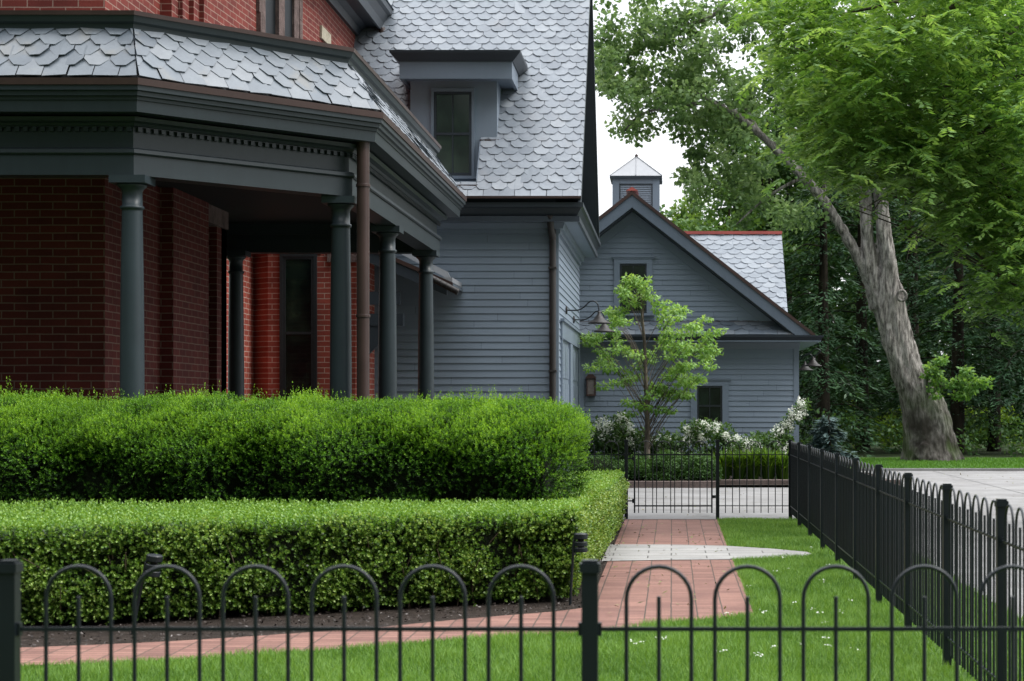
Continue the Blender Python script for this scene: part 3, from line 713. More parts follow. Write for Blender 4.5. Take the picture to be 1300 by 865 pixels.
# lean-to at the inner corner
lt=empty('lean_to'); lt.parent=gh
yl=29.6
xa,za=WX(455,yl),WZ(308,yl); xb,zb=WX(575,yl),WZ(360,yl)
b=MB(); b.prism([(xa,za),(xb,zb),(xb,zb-.05),(xa,za-.05)],yl,Y1-.02,'y'); b.build('lean_to_roof',M['slate_porch'],lt)
b=MB(); b.prism([(xa,za+.015),(xb,zb+.015),(xb,zb-.055),(xa,za-.055)],yl-.03,yl-.001,'y'); b.build('copper_edge',M['copper'],lt)
b=MB(); b.prism([(xa,za-.057),(xb-.1,zb-.02),(xb-.1,zb-.20),(xa,za-.26)],yl-.012,yl+.04,'y'); b.box(-5.12,-4.5,yl+.05,yl+.2,2.95,3.15); b.prism([(-5.10,2.95),(-4.6,2.95),(-5.10,2.45)],yl+.06,yl+.18,'y'); b.box(-5.12,-4.55,yl+.05,yl+.14,3.30,3.52); b.build('rafter_frame',M['trim_dark'],lt)
b=MB(); b.tube([(WX(545,yl-.1),yl-.1,WZ(352,yl-.1)),(WX(582,yl-.1),yl-.1,WZ(371,yl-.1))],.055,10)
for k in range(6):
    f_=k/5; px=547+f_*33; py=353+f_*17; b.tube([(WX(px,yl-.1)-.01,yl-.1,WZ(py,yl-.1)),(WX(px,yl-.1)+.012,yl-.1,WZ(py,yl-.1)-.005)],.061,10)
b.build('gutter',M['bronze'],lt)
b=MB(); b.box(WX(545,yl),WX(574,yl),yl+.02,Y1-.03,zb+.02,zb+.10); b.prism([(WX(500,yl+.6),WZ(318,yl+.6)),(WX(574,yl+.6),WZ(357,yl+.6)),(WX(568,yl+.6),WZ(345,yl+.6)),(WX(500,yl+.6),WZ(312,yl+.6))],yl+.6,yl+.65,'y'); b.build('snow_guard',M['zinc'],lt)

def barn_light(loc, rz, label, reach=.62, group=None):
    r=empty('barn_light',loc,rz,label,'wall lamp',group)
    b=MB(); b.tube([(0,0,0),(.025,0,0)],.075,16); b.tube([(.02,0,0),(.03,0,.0)],.05,12); b.build('wall_plate',M['bronze'],r)
    b=MB(); b.tube(smooth_path([(.02,0,0),(.22,0,.0),(.34,0,.06),(.44,0,.155),(.53,0,.165),(.60,0,.10),(reach,0,-.03)],6),.0125,8); b.build('gooseneck',M['iron'],r)
    b=MB(); b.lathe([(.022,-.02),(.03,-.04),(.035,-.085),(.06,-.105),(.085,-.14),(.115,-.18),(.17,-.215),(.212,-.232),(.215,-.25),(.208,-.25),(.16,-.225),(.10,-.185),(.04,-.13),(.0,-.12)],(reach,0,0),28)
    sh=b.build('lamp_shade',M['bronze'],r)
    b=MB(); b.lathe([(.0,-.135),(.02,-.14),(.032,-.175),(.022,-.205),(.0,-.21)],(reach,0,0),14); b.build('bulb',M['lantern_glass'],sh)
    return r
barn_light((GX+.02,33.1,WZ(394,33.1)),0,'nearer bronze gooseneck barn light above the garage doors of the middle grey house',.62,'barn lights above the garage doors')
barn_light((GX+.02,35.6,WZ(406,35.6)),0,'farther bronze gooseneck barn light above the garage doors, half hidden by the nearer one',.62,'barn lights above the garage doors')

# ================================================================== far house
Y2=41.5
fh=empty('far_house',(0,0,0),0,'blue grey clapboard garage with broad gable and louvered cupola ending the drive','house')
fx=lambda px: WX(px,Y2)
fz=lambda py: WZ(py,Y2)
XR=fx(1013); AX=fx(803); XL=2*AX-XR; ZW=fz(430)
b=MB(); b.box(XL,XR-.001,Y2+.001,Y2+8.4,0,ZW+.1); b.build('wall_core',M['trim_dark'],fh)
siding('front_wall',fh,(XL,Y2),(1,0),XR-XL,0,ZW,M['siding'],expo=.1235)
siding('side_wall',fh,(XR,Y2),(0,1),8.4,0,ZW+.1,M['siding'],expo=.1235)
b=MB(); b.box(XR-.10,XR+.024,Y2-.026,Y2+.10,0,ZW-.05); b.build('corner_board',M['trim'],fh)
# pent roof across the gable
px0,px1=XL-.35,fx(1036)
b=MB(); b.prism([(Y2+.02,fz(409)+.02),(Y2-.50,ZW+.055),(Y2-.50,ZW+.02),(Y2+.02,fz(409)-.05)],px0,fx(1016),'x'); b.build('pent_deck',M['trim_dark'],fh)
pv=Vector((0,.52,fz(409)-ZW-.03)); slates('pent_slates',fh,(px0,Y2-.51,ZW+.055),(1,0,0),pv,M['slate_porch'],fx(1005)-px0,pv.length,w=.33,e=.20,lim=lambda y:(0,fx(1012)-px0-.62*max(0,y)),chamf=(.25,.42))
b=MB(); b.box(px0,fx(915),Y2-.05,Y2-.02,fz(412),fz(409)+.015); b.box(fx(915),fx(1000),Y2-.05,Y2-.02,fz(412),fz(409)+.015); b.build('copper_flashing',M['copper'],fh)
b=MB(); b.sweep([(.30,ZW-.06),(.50,ZW-.06),(.56,ZW+.03),(.56,ZW+.05),(.30,ZW+.05)],[(XL,Y2),(XR,Y2),(XR,Y2+8.4)]); b.build('gutter',M['trim_dark'],fh)
b=MB(); b.sweep([(.02,ZW-.09),(.50,ZW-.09),(.50,ZW-.062),(.02,ZW-.062)],[(XL,Y2),(XR,Y2),(XR,Y2+8.4)]); b.sweep([(.0,ZW-.24),(.035,ZW-.24),(.055,ZW-.092),(0,ZW-.092)],[(XL,Y2),(XR,Y2),(XR,Y2+8.4)]); b.build('soffit',M['trim'],fh)
# gable
AZ=fz(246); sl2=(AZ-fz(425))/(fx(1032)-AX)
b=MB(); b.prism([(XL,ZW),(XR,ZW),(XR,ZW+.2),(AX,AZ-.12),(XL,ZW+.2)],Y2+.021,Y2+.4,'y'); b.build('gable_core',M['trim_dark'],fh)
def gl2(z):
    h=(AZ-.55-z)/sl2; return (AX-h-XL,AX+h-XL)
siding('gable_wall',fh,(XL,Y2),(1,0),XR-XL,fz(409),AZ-.58,M['siding'],expo=.1235,lim=lambda z:(max(0,gl2(z)[0]),min(XR-XL,gl2(z)[1])))
def rake(b,t0,t1,y0,y1,ext=0,zoff=0):
    """sloped band below the roof line between perpendicular drops t0 and t1"""
    ca=math.sqrt(1+sl2*sl2)
    xe=fx(1034)-AX+ext
    for s in (1,-1):
        zc=ZW+.06; d0=min(xe,(AZ-t0*ca-zc)/sl2); d1=min(xe,(AZ-t1*ca-zc)/sl2)
        pts=[(AX,AZ-t0*ca),(AX+s*d0,AZ-d0*sl2-t0*ca),(AX+s*d1,AZ-d1*sl2-t1*ca),(AX,AZ-t1*ca)]
        if s<0: pts=pts[::-1]
        b.prism(pts,y0,y1,'y')
b=MB(); rake(b,.0,.07,Y2-.56,Y2-.50); b.build('rake_flashing',M['copper'],fh)
b=MB(); rake(b,.072,.30,Y2-.53,Y2-.47); b.build('barge_board',M['trim_mid'],fh)
b=MB(); rake(b,.30,.33,Y2-.469,Y2+.02); b.build('rake_soffit',M['trim_dark'],fh)
b=MB(); rake(b,.335,.52,Y2-.04,Y2+.02,-.42); b.build('rake_frieze',M['trim'],fh)
# roofs
b=MB(); xe=fx(1034)-AX
for s in (1,-1):
    P=[Vector((AX,Y2-.5,AZ)),Vector((AX+s*xe,Y2-.5,AZ-xe*sl2)),Vector((AX+s*xe,Y2+8.6,AZ-xe*sl2)),Vector((AX,Y2+8.6,AZ))]
    Q=[p-Vector((0,0,.09)) for p in P]
    b.face(P);b.face(Q[::-1])
    for i in range(4): b.face([P[i],Q[i],Q[(i+1)%4],P[(i+1)%4]])
b.build('gable_roof',M['slate_porch'],fh)
YR=46.0; ZR=WZ(298,YR); xr_=WX(993,YR); 
ye=43.55; ze_=WZ(398,ye); xe_=WX(1000,ye)
uv=Vector((0,YR-ye,ZR-ze_)); vl2=uv.length
b=MB(); P=[Vector((AX-3.9,ye,ze_)),Vector((xe_,ye,ze_)),Vector((xe_,YR,ZR)),Vector((AX-3.9,YR,ZR))]
nn=uv.cross(Vector((1,0,0))).normalized()
b.face(P); b.face([p-Vector((0,0,.09)) for p in P][::-1])
P2=[Vector((AX-3.9,YR,ZR)),Vector((xe_,YR,ZR)),Vector((xe_,YR+3,ZR-2.5)),Vector((AX-3.9,YR+3,ZR-2.5))]; b.face(P2); b.build('wing_roof_deck',M['trim_dark'],fh,fix=False)
slates('wing_slates',fh,(AX,ye,ze_),(1,0,0),uv,M['slate'],xe_-AX,vl2,w=.335,e=.20,lim=lambda y:(0,xe_-AX),chamf=(.25,.42))
b=MB(); b.prism([(ye+.1,ze_-.09),(YR,ZR-.09),(2*YR-ye-.1,ze_-.09)],xe_-.25,xe_-.20,'x'); b.build('wing_gable_wall',M['siding'],fh)
b=MB(); b.box(AX-3.9,xe_+.01,YR-.07,YR+.07,ZR+.005,ZR+.085); b.prism([(AX-.14,AZ+.0),(AX,AZ+.09),(AX+.14,AZ+.0)],Y2-.57,YR-.08,'y'); b.build('ridge_cap',M['copper_red'],fh)
# cupola
cp=empty('cupola'); cp.parent=fh
cw=.60; cxx=WX(808,YR); cz0=5.4; cz1=WZ(229,YR)
b=MB(); b.box(cxx-cw,cxx+cw,YR-cw,YR+cw,cz0,cz1); b.build('cupola_wall',M['siding'],cp)
b=MB()
for sx in (-1,1):
    b.box(cxx+sx*(cw-.085)-.088,cxx+sx*(cw-.085)+.088,YR-cw-.022,YR-cw-.001,cz0,cz1-.02)
b.box(cxx-cw+.18,cxx+cw-.18,YR-cw-.02,YR-cw-.001,cz1-.17,cz1-.02); b.build('cupola_trim',M['siding'],cp)
b=MB()
for i in range(12):
    z=cz1-.22-i*.055; b.prism([(YR-cw-.018,z-.03),(YR-cw-.003,z+.015),(YR-cw-.003,z-.022)],cxx-cw+.19,cxx+cw-.19,'x')
lv=b.build('louver',M['trim'],cp)
b=MB()
for x in (cxx-cw+.18,cxx+cw-.20): b.box(x,x+.02,YR-cw-.03,YR-cw-.023,cz0,cz1-.17)
b.box(cxx-cw+.18,cxx+cw-.18,YR-cw-.03,YR-cw-.023,cz1-.19,cz1-.168); b.build('louver_frame',M['sash'],cp)
ez=cz1+.03; er=cw+.07; az=WZ(199,YR)
b=MB(); b.box(cxx-er,cxx+er,YR-er,YR+er,cz1-.03,ez); b.build('cupola_eave',M['trim_dark'],cp)
b=MB()
c4=[Vector((cxx+sx*er,YR+sy*er,ez+.002)) for sx,sy in ((-1,-1),(1,-1),(1,1),(-1,1))]; ap=Vector((cxx,YR,az))
for i in range(4): b.face([c4[i],c4[(i+1)%4],ap])
for i in range(4):
    for f in (.0,.5):
        a=c4[i].lerp(c4[(i+1)%4],f); b.tube([a+Vector((0,0,.01)),ap+Vector((0,0,.01))],.012,6)
b.build('cupola_roof',M['zinc'],cp)
b=MB(); b.lathe([(.03,0),(.05,.04),(.02,.08),(.0,.10)],(cxx,YR,az-.02),10); b.build('finial',M['copper'],cp)
# windows
frf=frame((0,Y2),(1,0))
sash_window(fh,frf,fx(787),fx(821),fz(398),fz(335),.02,.135,M['trim'],head=.14,cols=2,rows=2)
sash_window(fh,frf,fx(885),fx(917),fz(541),fz(490),.02,.15,M['trim'],head=.14,cols=2,rows=2,sill=False)
b=MB(); fbox('',None,None,frf,fx(733),fx(742),.02,.06,.0,fz(455),b); fbox('',None,None,frf,fx(690),fx(744),.02,.07,fz(455),fz(448),b); b.build('door_casing',M['trim'],fh)
barn_light((XR+.02,42.6,WZ(452,42.6)),0,'nearer of two bronze barn lights on the right end wall of the far house',.42,'barn lights on the far house')
barn_light((XR+.02,45.2,WZ(458,45.2)),0,'farther of two bronze barn lights on the right end wall of the far house',.42,'barn lights on the far house')
# copper wall lantern
wl=empty('wall_lantern',(fx(750.5),Y2-.02,fz(503)),0,'small copper wall lantern left of the slender tree on the far house','lantern')
b=MB(); b.box(-.11,.11,-.03,0,0,.46); b.build('back_plate',M['copper'],wl)
b=MB(); b.box(-.10,.10,-.20,-.031,0,.04); b.box(-.115,.115,-.215,-.031,.41,.45); b.prism([(-.10,.451),(.10,.451),(.05,.51),(-.05,.51)],-.19,-.06,'y')
for x in (-.098,.078):
    for y in (-.198,-.06): b.box(x,x+.02,y,y+.02,.041,.409)
b.build('lantern_frame',M['copper'],wl)
b=MB(); b.box(-.077,.077,-.185,-.05,.042,.408); b.build('lantern_glass',M['lantern_glass'],wl)
# ================================================================== brick house with octagonal porch
bh=empty('brick_house',(0,0,0),0,'red brick house with dark columned corner porch and scalloped slate skirt roof','house')
def wall_run(name, pts, z0, z1, m, thick=.3):
    b=MB(); b.sweep([(0,z0),(0,z1),(-thick,z1),(-thick,z0)],pts); return b.build(name,m,bh)
XW=-6.59; YW=20.6
# ground floor walls
y1=22.81; y2=24.55
wall_run('front_wall',[(-14,YW),(XW-.001,YW)],0,5.5,M['brick_shaded'])
b=MB(); b.box(XW-.32,XW,YW+.302,y1,0,5.5); b.build('side_wall',M['brick_shaded'],bh)
b=MB(); b.box(XW-.32,-6.417,y1+.001,y2,0,5.5); b.build('brick_pier',M['brick_shaded'],bh)
b=MB(); b.box(XW-.32,-6.47,y2+.65,25.75,0,5.5); b.box(XW-.32,-6.44,y2+.001,y2+.649,4.42,5.5); b.build('side_wall',M['brick_shaded'],bh)
b=MB(); b.box(XW-.25,-6.43,y2+.002,25.7,4.16,4.41); b.build('stone_lintel',M['stone'],bh)
dr=MB().box(XW-.30,XW-.15,y2+.002,y2+.648,0,4.158).build('door',M['sash'],bh)
b=MB(); b.box(XW-.149,XW-.13,y2+.12,y2+.53,1.2,3.9); b.build('door_pane',M['glass'],dr)
wall_run('rear_return_wall',[(-6.47,25.751),(-14,25.751)],0,5.5,M['brick_shaded'])
# wing behind the porch end
wing=[(-7.20,28.3),(-7.20,30.52),(-6.883,30.2),(-5.396,30.2),(-5.2,30.4),(-5.2,31)]
wall_run('wing_wall',wing,0,4.9,M['brick_lit'])
frw=frame((0,30.2),(1,0))
b=MB(); b.box(-5.86,-5.3,30.12,30.35,WZ(333,30.15),WZ(316,30.15)); b.box(-6.72,-5.97,30.17,30.21,WZ(322,30.15),WZ(310,30.15)); b.build('stone_lintel',M['stone'],bh)
wn=sash_window(bh,frw,WX(359,30.15),WX(398,30.15),WZ(520,30.15),WZ(326,30.15),.01,.055,M['sash'],head=.05,cols=1,rows=2,cap=False,sill=True)
# second floor
up=[(-14,YW),(XW,YW),(XW,22.81),(-6.437,22.81),(-6.437,23.1),(-6.376,23.1),(-6.376,23.4),(-6.313,23.4),(-6.313,23.67),(-6.249,23.67),(-5.894,29.6),(-5.894,33.4),(-14,33.4)]
wall_run('upper_wall',up,5.52,9.3,M['brick'],.25)
uw=Vector((-5.894+6.249,29.6-23.67)); fru=frame((-6.249,23.67),(uw.x,uw.y))
def u_of(px):                       # where a photo column meets the upper side wall
    k=(px-CX)/F; d=uw.normalized(); s=(k*23.67+6.249)/(d.x-k*d.y); return s
w=empty('stone_window'); w.parent=bh
ua,ub=u_of(329),u_of(376)
b=MB(); um=u_of(349)
fbox('',None,None,fru,ua,ua+.16,.0,.05,5.6,9,b); fbox('',None,None,fru,ub-.28,ub,.0,.05,5.6,9,b); fbox('',None,None,fru,um-.02,um+.30,.0,.07,5.6,9,b)
rr=random.Random(3)
for k in range(9):
    z=5.6+k*.36; fbox('',None,None,fru,ua-rr.uniform(.02,.22),ua-.002,.0,.05+rr.uniform(0,.02),z,z+.35,b); fbox('',None,None,fru,ub+.002,ub+rr.uniform(.05,.2),.0,.05+rr.uniform(0,.02),z,z+.35,b)
b.build('stone_surround',M['stone'],w)
b=MB(); fbox('',None,None,fru,ua+.161,ub-.281,.0,.012,5.6,8.8,b); b.build('pane',M['glass_dull'],w)
b=MB(); fbox('',None,None,fru,ua+.17,ua+.23,.013,.035,5.6,8.8,b); fbox('',None,None,fru,um+.31,um+.36,.013,.035,5.6,8.8,b); b.build('sash',M['sash'],w)
b=MB(); fbox('',None,None,frame((-5.894,29.6),(0,1)),.05,.85,.003,.04,WZ(52,29.9),WZ(36,29.9),b); b.build('stone_block',M['cream'],bh)
# main eave, high up
ez=WZ(40,33.4)
ep=[(-14,20.6),(XW,20.6),(-6.249,23.67),(-5.894,29.6),(-5.894,33.4),(-14,33.4)]
b=MB(); b.sweep([(0,ez+.02),(.42,ez+.02),(.42,ez+.06),(0,ez+.06)],ep); b.build('eave_soffit',M['trim_dark'],bh)
b=MB(); b.sweep([(.421,ez-.03),(.46,ez-.03),(.49,ez+.12),(.56,ez+.26),(.62,ez+.30),(.62,ez+.42),(.421,ez+.42)],ep); b.sweep([(.001,ez-.16),(.06,ez-.16),(.10,ez-.05),(.20,ez+.018),(.001,ez+.018)],ep); b.build('eave_cornice',M['trim_dark'],bh)
b=MB(); 
P=[Vector((x,y,ez+.43)) for x,y in ((-14,20.0),(-5.25,20.0),(-5.25,34),(-14,34))]; r0,r1=Vector((-14,27,ez+3.6)),Vector((-9.5,27,ez+3.6))
b.face([P[0],P[1],r1,r0]); b.face([P[1],P[2],r1]); b.face([P[2],P[3],r0,r1]); b.face(P[::-1]); b.build('main_roof',M['slate_porch'],bh)
dx=-5.80; dy=33.15
b=MB(); b.tube(smooth_path([(dx+.36,dy,ez+.0),(dx+.36,dy,ez-.12),(dx+.14,dy,ez-.36),(dx,dy+.05,ez-.52),(dx,dy+.05,ez-.8),(dx,dy+.05,5.0)],5),.075,10); b.build('downspout',M['copper'],bh)

# ---- porch: plan of the gutter line, everything else is an inward offset of it
GA=(-5.35,17.75); GB=(-3.247,19.85); YE=27.9
PP=[(-14,17.75),GA,GB,(-3.247,YE),(-9,YE)]
def z17(py): return WZ(py,17.75)
zg1,zg0,zc0=z17(99),z17(107.5),z17(140)
b=MB(); b.sweep([(0,zg0),(.012,zg0),(.02,zg1),(-.10,zg1+.005),(-.10,zg0)],PP); b.build('gutter_edge',M['copper'],bh)
b=MB(); b.sweep([(-.30,zg0-.002),(-.002,zg0-.002),(-.004,zg0-.05),(-.028,zg0-.06),(-.032,zg0-.10),(-.058,zg0-.11),(-.062,zg0-.14),(-.075,zg0-.145),(-.085,zc0),(-.30,zc0)],PP); b.build('porch_cornice',M['porch'],bh)
zs_=zc0+.012
b=MB(); b.sweep([(-.301,zs_),(-.12,zs_),(-.12,zs_+.02),(-.301,zs_+.02)],PP); 
b.sweep([(-.62,zc0-.02),(-.302,zc0+.0),(-.302,zc0+.03),(-.62,zc0+.03)],PP); b.build('porch_soffit',M['porch'],bh)
zd0=WZ(163,18.05); zf0=WZ(187,18.1); za1=WZ(196,18.1); zb0=WZ(222,18.1)
b=MB(); b.sweep([(-.38,zc0-.021),(-.25,zc0-.021),(-.27,zc0-.06),(-.33,zc0-.075),(-.355,zc0-.10),(-.38,zc0-.10)],PP); b.build('bed_moulding',M['porch'],bh)
b=MB(); b.sweep([(-.60,zf0),(-.40,zf0),(-.40,zc0-.022),(-.60,zc0-.022)],PP); b.build('frieze',M['porch'],bh)
b=MB(); b.sweep([(-.60,za1),(-.345,za1),(-.33,za1+.015),(-.335,zf0-.02),(-.375,zf0-.002),(-.60,zf0-.002)],PP); b.sweep([(-.62,zb0),(-.36,zb0),(-.36,za1-.002),(-.62,za1-.002)],PP); b.build('architrave',M['porch'],bh)
# dentils along the three faces
zt=zc0-.101
for (p,q) in (((-14,17.75),GA),(GA,GB),(GB,(-3.247,YE))):
    p=Vector(p);q=Vector(q); d=(q-p); L=d.length; d.normalize(); n=Vector((d.y,-d.x)); u=(L-5 if L>8.5 else 0)+.2; comb=[(u,zt-.004)]
    while u<L-.2:
        comb+=[(u,zt-.052),(u+.045,zt-.052),(u+.045,zt-.010),(u+.088,zt-.010)]; u+=.088
    comb+=[(u,zt-.004)]
    b=MB(); f_=lambda c,dd: (p.x+d.x*c[0]+n.x*dd,p.y+d.y*c[0]+n.y*dd,c[1]); rn=.5
    for i in range(len(comb)-1):
        c0,c1=comb[i],comb[i+1]; b.face([f_(c0,-.399),f_(c1,-.399),f_(c1,-.362),f_(c0,-.362)],rn)
    # front faces tooth by tooth share their corners with the sides
    k=1
    while k+3<len(comb):
        b.face([f_(comb[k],-.362),f_(comb[k+1],-.362),(f_((comb[k+1][0],zt-.010),-.362)),f_((comb[k][0],zt-.010),-.362)],rn); k+=4
    b.face([f_((comb[0][0],zt-.010),-.362),f_((comb[-1][0],zt-.010),-.362),f_(comb[-1],-.362),f_(comb[0],-.362)],rn)
    b.build('dentil_moulding',M['porch'],bh)
# ceiling, deck
def offs(d,extra=()):
    P=[Vector(p) for p in PP]; out=[]
    for i,p in enumerate(P):
        def nr(a,c):
            e=(c-a).normalized(); return Vector((e.y,-e.x))
        if i==0: m=nr(P[0],P[1]);k=1
        elif i==len(P)-1: m=nr(P[-2],P[-1]);k=1
        else:
            a=nr(P[i-1],P[i]);c=nr(P[i],P[i+1]);m=(a+c).normalized();k=1/m.dot(a)
        out.append((p.x+m.x*d*k,p.y+m.y*d*k))
    return out
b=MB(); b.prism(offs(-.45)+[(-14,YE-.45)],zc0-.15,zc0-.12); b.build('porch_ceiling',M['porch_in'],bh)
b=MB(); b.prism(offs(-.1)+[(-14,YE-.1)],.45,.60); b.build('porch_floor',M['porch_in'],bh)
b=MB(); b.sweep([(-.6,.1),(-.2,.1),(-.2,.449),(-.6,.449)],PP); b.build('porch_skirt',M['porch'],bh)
# slate skirt roof
SD=.43; zs0=zg1+.012; zs1=WZ(38,18.2)
faces=[((-14,17.75),GA),(GA,GB),(GB,(-3.247,YE)),((-3.247,YE),(-9,YE))]
inn=offs(-SD); outr=offs(-.03)
b=MB()
for i in range(4):
    o0,o1,i0,i1=outr[i],outr[i+1],inn[i],inn[i+1]
    b.face([(*o0,zs0-.02),(*o1,zs0-.02),(*i1,zs1-.02),(*i0,zs1-.02)])
b.prism(inn+[(-14,YE-SD)],zs1+.10,zs1+.16)
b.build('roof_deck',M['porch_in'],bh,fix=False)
for i in range(3):
    o0,o1=Vector((*outr[i],zs0)),Vector((*outr[i+1],zs0)); i0,i1=Vector((*inn[i],zs1)),Vector((*inn[i+1],zs1))
    u=(o1-o0); L=u.length; u.normalize()
    v=(i0-o0); v=(v-u*v.dot(u)); vl_=v.length; v.normalize()
    a0=(i0-o0).dot(u); a1=(i1-o0).dot(u)
    def lim(y,a0=a0,a1=a1,L=L,vl_=vl_): return (a0*y/vl_-.0, L+(a1-L)*y/vl_)
    slates('porch_roof_slates',bh,o0,u,v,M['slate_porch'],L,vl_,w=.256,e=.148,lim=lim,chamf=(.30,.62),th=.014)
b=MB(); b.sweep([(-SD-.2,zs1-.01),(-SD+.02,zs1-.01),(-SD+.03,zs1+.05),(-SD+.06,zs1+.07),(-SD+.08,zs1+.13),(-SD-.2,zs1+.13)],PP); b.build('roof_curb',M['porch'],bh)
b=MB(); b.sweep([(-SD-.25,zs1+.131),(-SD+.09,zs1+.131),(-SD+.095,zs1+.175),(-SD-.25,zs1+.195)],PP); b.build('copper_cap',M['copper'],bh)
# columns
CO=offs(-.50)
colpos=[CO[1],CO[2],(-3.747,23.35),(-3.747,27.0)]
def column(x,y,capd=True):
    zt_=zb0-.002; root=MB()
    prof=[(.135,.6),(.135,.66),(.118,.70),(.122,1.2),(.122,2.0),(.116,2.8),(.104,zt_-.36)]
    prof+=[(.104,zt_-.34),(.118,zt_-.335),(.122,zt_-.32),(.118,zt_-.305),(.103,zt_-.30),(.102,zt_-.16),(.115,zt_-.13),(.145,zt_-.105),(.15,zt_-.082)]
    c=MB().lathe(prof,(0,0,0),32).build('column',M['column'],bh,loc=(x,y,0))
    b=MB(); s=.185; b.box(-s,s,-s,s,zt_-.08,zt_-.002); b.build('capital',M['column'],c)
    b=MB(); s=.18; b.box(-s,s,-s,s,.602,.68); b.build('plinth',M['column'],c)
    return c
for (x,y) in colpos: column(x,y)
column(-6.64,27.0); column(-9.2,18.25)
# copper downspout at the porch corner
xq,yq=-3.45,19.92
xt=WX(461,yq)
b=MB(); b.tube([(xt,yq,zc0+.02),(xt,yq,zc0-.3),(xt,yq,2.6),(xt,yq,.1)],[.072]*4,12)
for z in (zb0+.1,2.6,1.4): b.tube([(xt,yq,z),(xt,yq,z+.03)],.082,12)
b.build('porch_downspout',M['copper'],bh)
# ================================================================== plants
def tapered(b, pts, r0, r1, n=8, lobes=None, seg=6):
    P=smooth_path(pts,seg); return b.tube(P,list(np.linspace(r0,r1,len(P))),n,lobes=lobes)

def hedge_shell(n, xs, prof_fn):
    pass
# ---- yew hedge: rounded body with soft sprigs; body as superellipse along X
YX0,YX1=-7.6,-.80
YYc,YYr=16.75,1.05
def yew_surface(n):
    """points and outward normals on the rounded hedge body"""
    out=[];nn=[];
    u=RNG.uniform(0,1,n); th=RNG.uniform(-.5*np.pi*.97,np.pi*1.1,n)   # th: -90deg front bottom .. 90 top .. back
    x=YX0+(YX1-YX0+.0)*u
    # end rounding
    def half(x,top):
        e=np.clip((x-(YX1-.7))/.7,0,1); return np.clip(1-e**3.2,0.0,1)**.5
    # cross-section: superellipse centred at z=.95, radius z .8/.75
    c=np.cos(th); s=np.sin(th); p=.72
    dy=-np.sign(c)*np.abs(c)**p; dz=np.sign(s)*np.abs(s)**p
    k=half(x,0)
    wob=1+.05*np.sin(x*3.1)+.04*np.sin(x*7.7+1.3)+.04*np.sin(th*5+x*4)
    topz=1.66-.045*(x-YX0)/(YX1-YX0)
    y=YYc+dy*YYr*wob*(.35+.65*k); z=np.where(dz>0,.95+dz*(topz-.95)*(.65+.35*k)*(.985+.015*wob),.95+dz*.85)
    bulge=np.where(dz<0,1-.16*np.abs(dz),1.0); y=YYc+(y-YYc)*bulge
    z=np.where(z<.12,.12,z)
    Nn=np.column_stack([np.where(k<.95,(1-k)*1.6,0),dy,dz]); Nn=unit(Nn)
    return np.column_stack([x,y,z]),Nn
def sprigs(P,Nn,per,L,spread,up,wl,ll):
    """small shoots carrying needles: each shoot is a line of narrow leaves"""
    n=len(P); D=unit(Nn+RNG.normal(0,spread,(n,3))+np.array([0,0,up])); L=np.asarray(L)
    Vs=[];ids=[]
    for k in range(per):
        f=(k+.4)/per; C=P+D*(L*f)[:,None]
        S=unit(np.cross(D,rand_dirs(n))); Ld=unit(D*.75+S*.8)
        Vs.append(leaf_quads(C,Ld,unit(Nn+rand_dirs(n)*.6),np.full(n,ll)*RNG.uniform(.7,1.2,n),np.full(n,wl))); ids.append(np.arange(n))
    return np.concatenate(Vs),np.concatenate(ids)
def clumpn(P,f=6.0,seed=0.0):
    a=np.sin(P[:,0]*f+seed)+np.sin(P[:,1]*f*1.1+1.7+seed)+np.sin(P[:,2]*f*1.3+.6)+np.sin((P[:,0]+P[:,2])*f*.63+2.)+np.sin((P[:,0]*.7-P[:,2]*1.2)*f*1.7+seed)
    return a/5
yh=empty('yew_hedge',(-3.6,16.7,0),0,'tall rounded yew hedge with bright fresh shoots on top, behind the low clipped hedge','hedge')
def rel(V,o): return V-np.array(o.location)[None,:]
def tufts(P,D,L,rad,per,ll,wl,lo,hi,jit=.10):
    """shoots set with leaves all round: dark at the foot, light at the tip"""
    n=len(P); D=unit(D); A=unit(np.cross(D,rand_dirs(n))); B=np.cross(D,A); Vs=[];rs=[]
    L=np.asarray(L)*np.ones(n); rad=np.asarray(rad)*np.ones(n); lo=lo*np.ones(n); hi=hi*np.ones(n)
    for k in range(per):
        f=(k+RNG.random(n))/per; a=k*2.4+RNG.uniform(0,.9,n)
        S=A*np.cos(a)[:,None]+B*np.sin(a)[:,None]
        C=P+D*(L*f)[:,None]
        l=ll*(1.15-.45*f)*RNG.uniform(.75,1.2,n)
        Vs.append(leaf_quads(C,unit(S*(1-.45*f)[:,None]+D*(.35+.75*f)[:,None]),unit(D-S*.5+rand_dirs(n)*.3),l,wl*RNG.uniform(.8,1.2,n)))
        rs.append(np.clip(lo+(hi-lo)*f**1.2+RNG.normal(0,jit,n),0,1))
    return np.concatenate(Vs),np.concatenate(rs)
P,Nn=yew_surface(57000)
cl_=clumpn(P,4.0)*.8+clumpn(P,9.,2.)*.7; keep=RNG.random(len(P))<np.clip(.80+cl_*.9,.22,1)
P,Nn,cl_=P[keep],Nn[keep],cl_[keep]
P=P+Nn*(np.clip(cl_,-.7,.8)*.11-RNG.uniform(.06,.16,len(P)))[:,None]
D=unit(Nn+RNG.normal(0,.50,(len(P),3))+np.array([0,0,.28]))
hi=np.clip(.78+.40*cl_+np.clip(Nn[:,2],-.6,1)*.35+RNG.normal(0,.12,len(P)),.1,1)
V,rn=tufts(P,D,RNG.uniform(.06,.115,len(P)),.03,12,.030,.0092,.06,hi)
link('foliage',np_mesh('foliage',rel(V,yh),4,rn,M['yew']),yh)
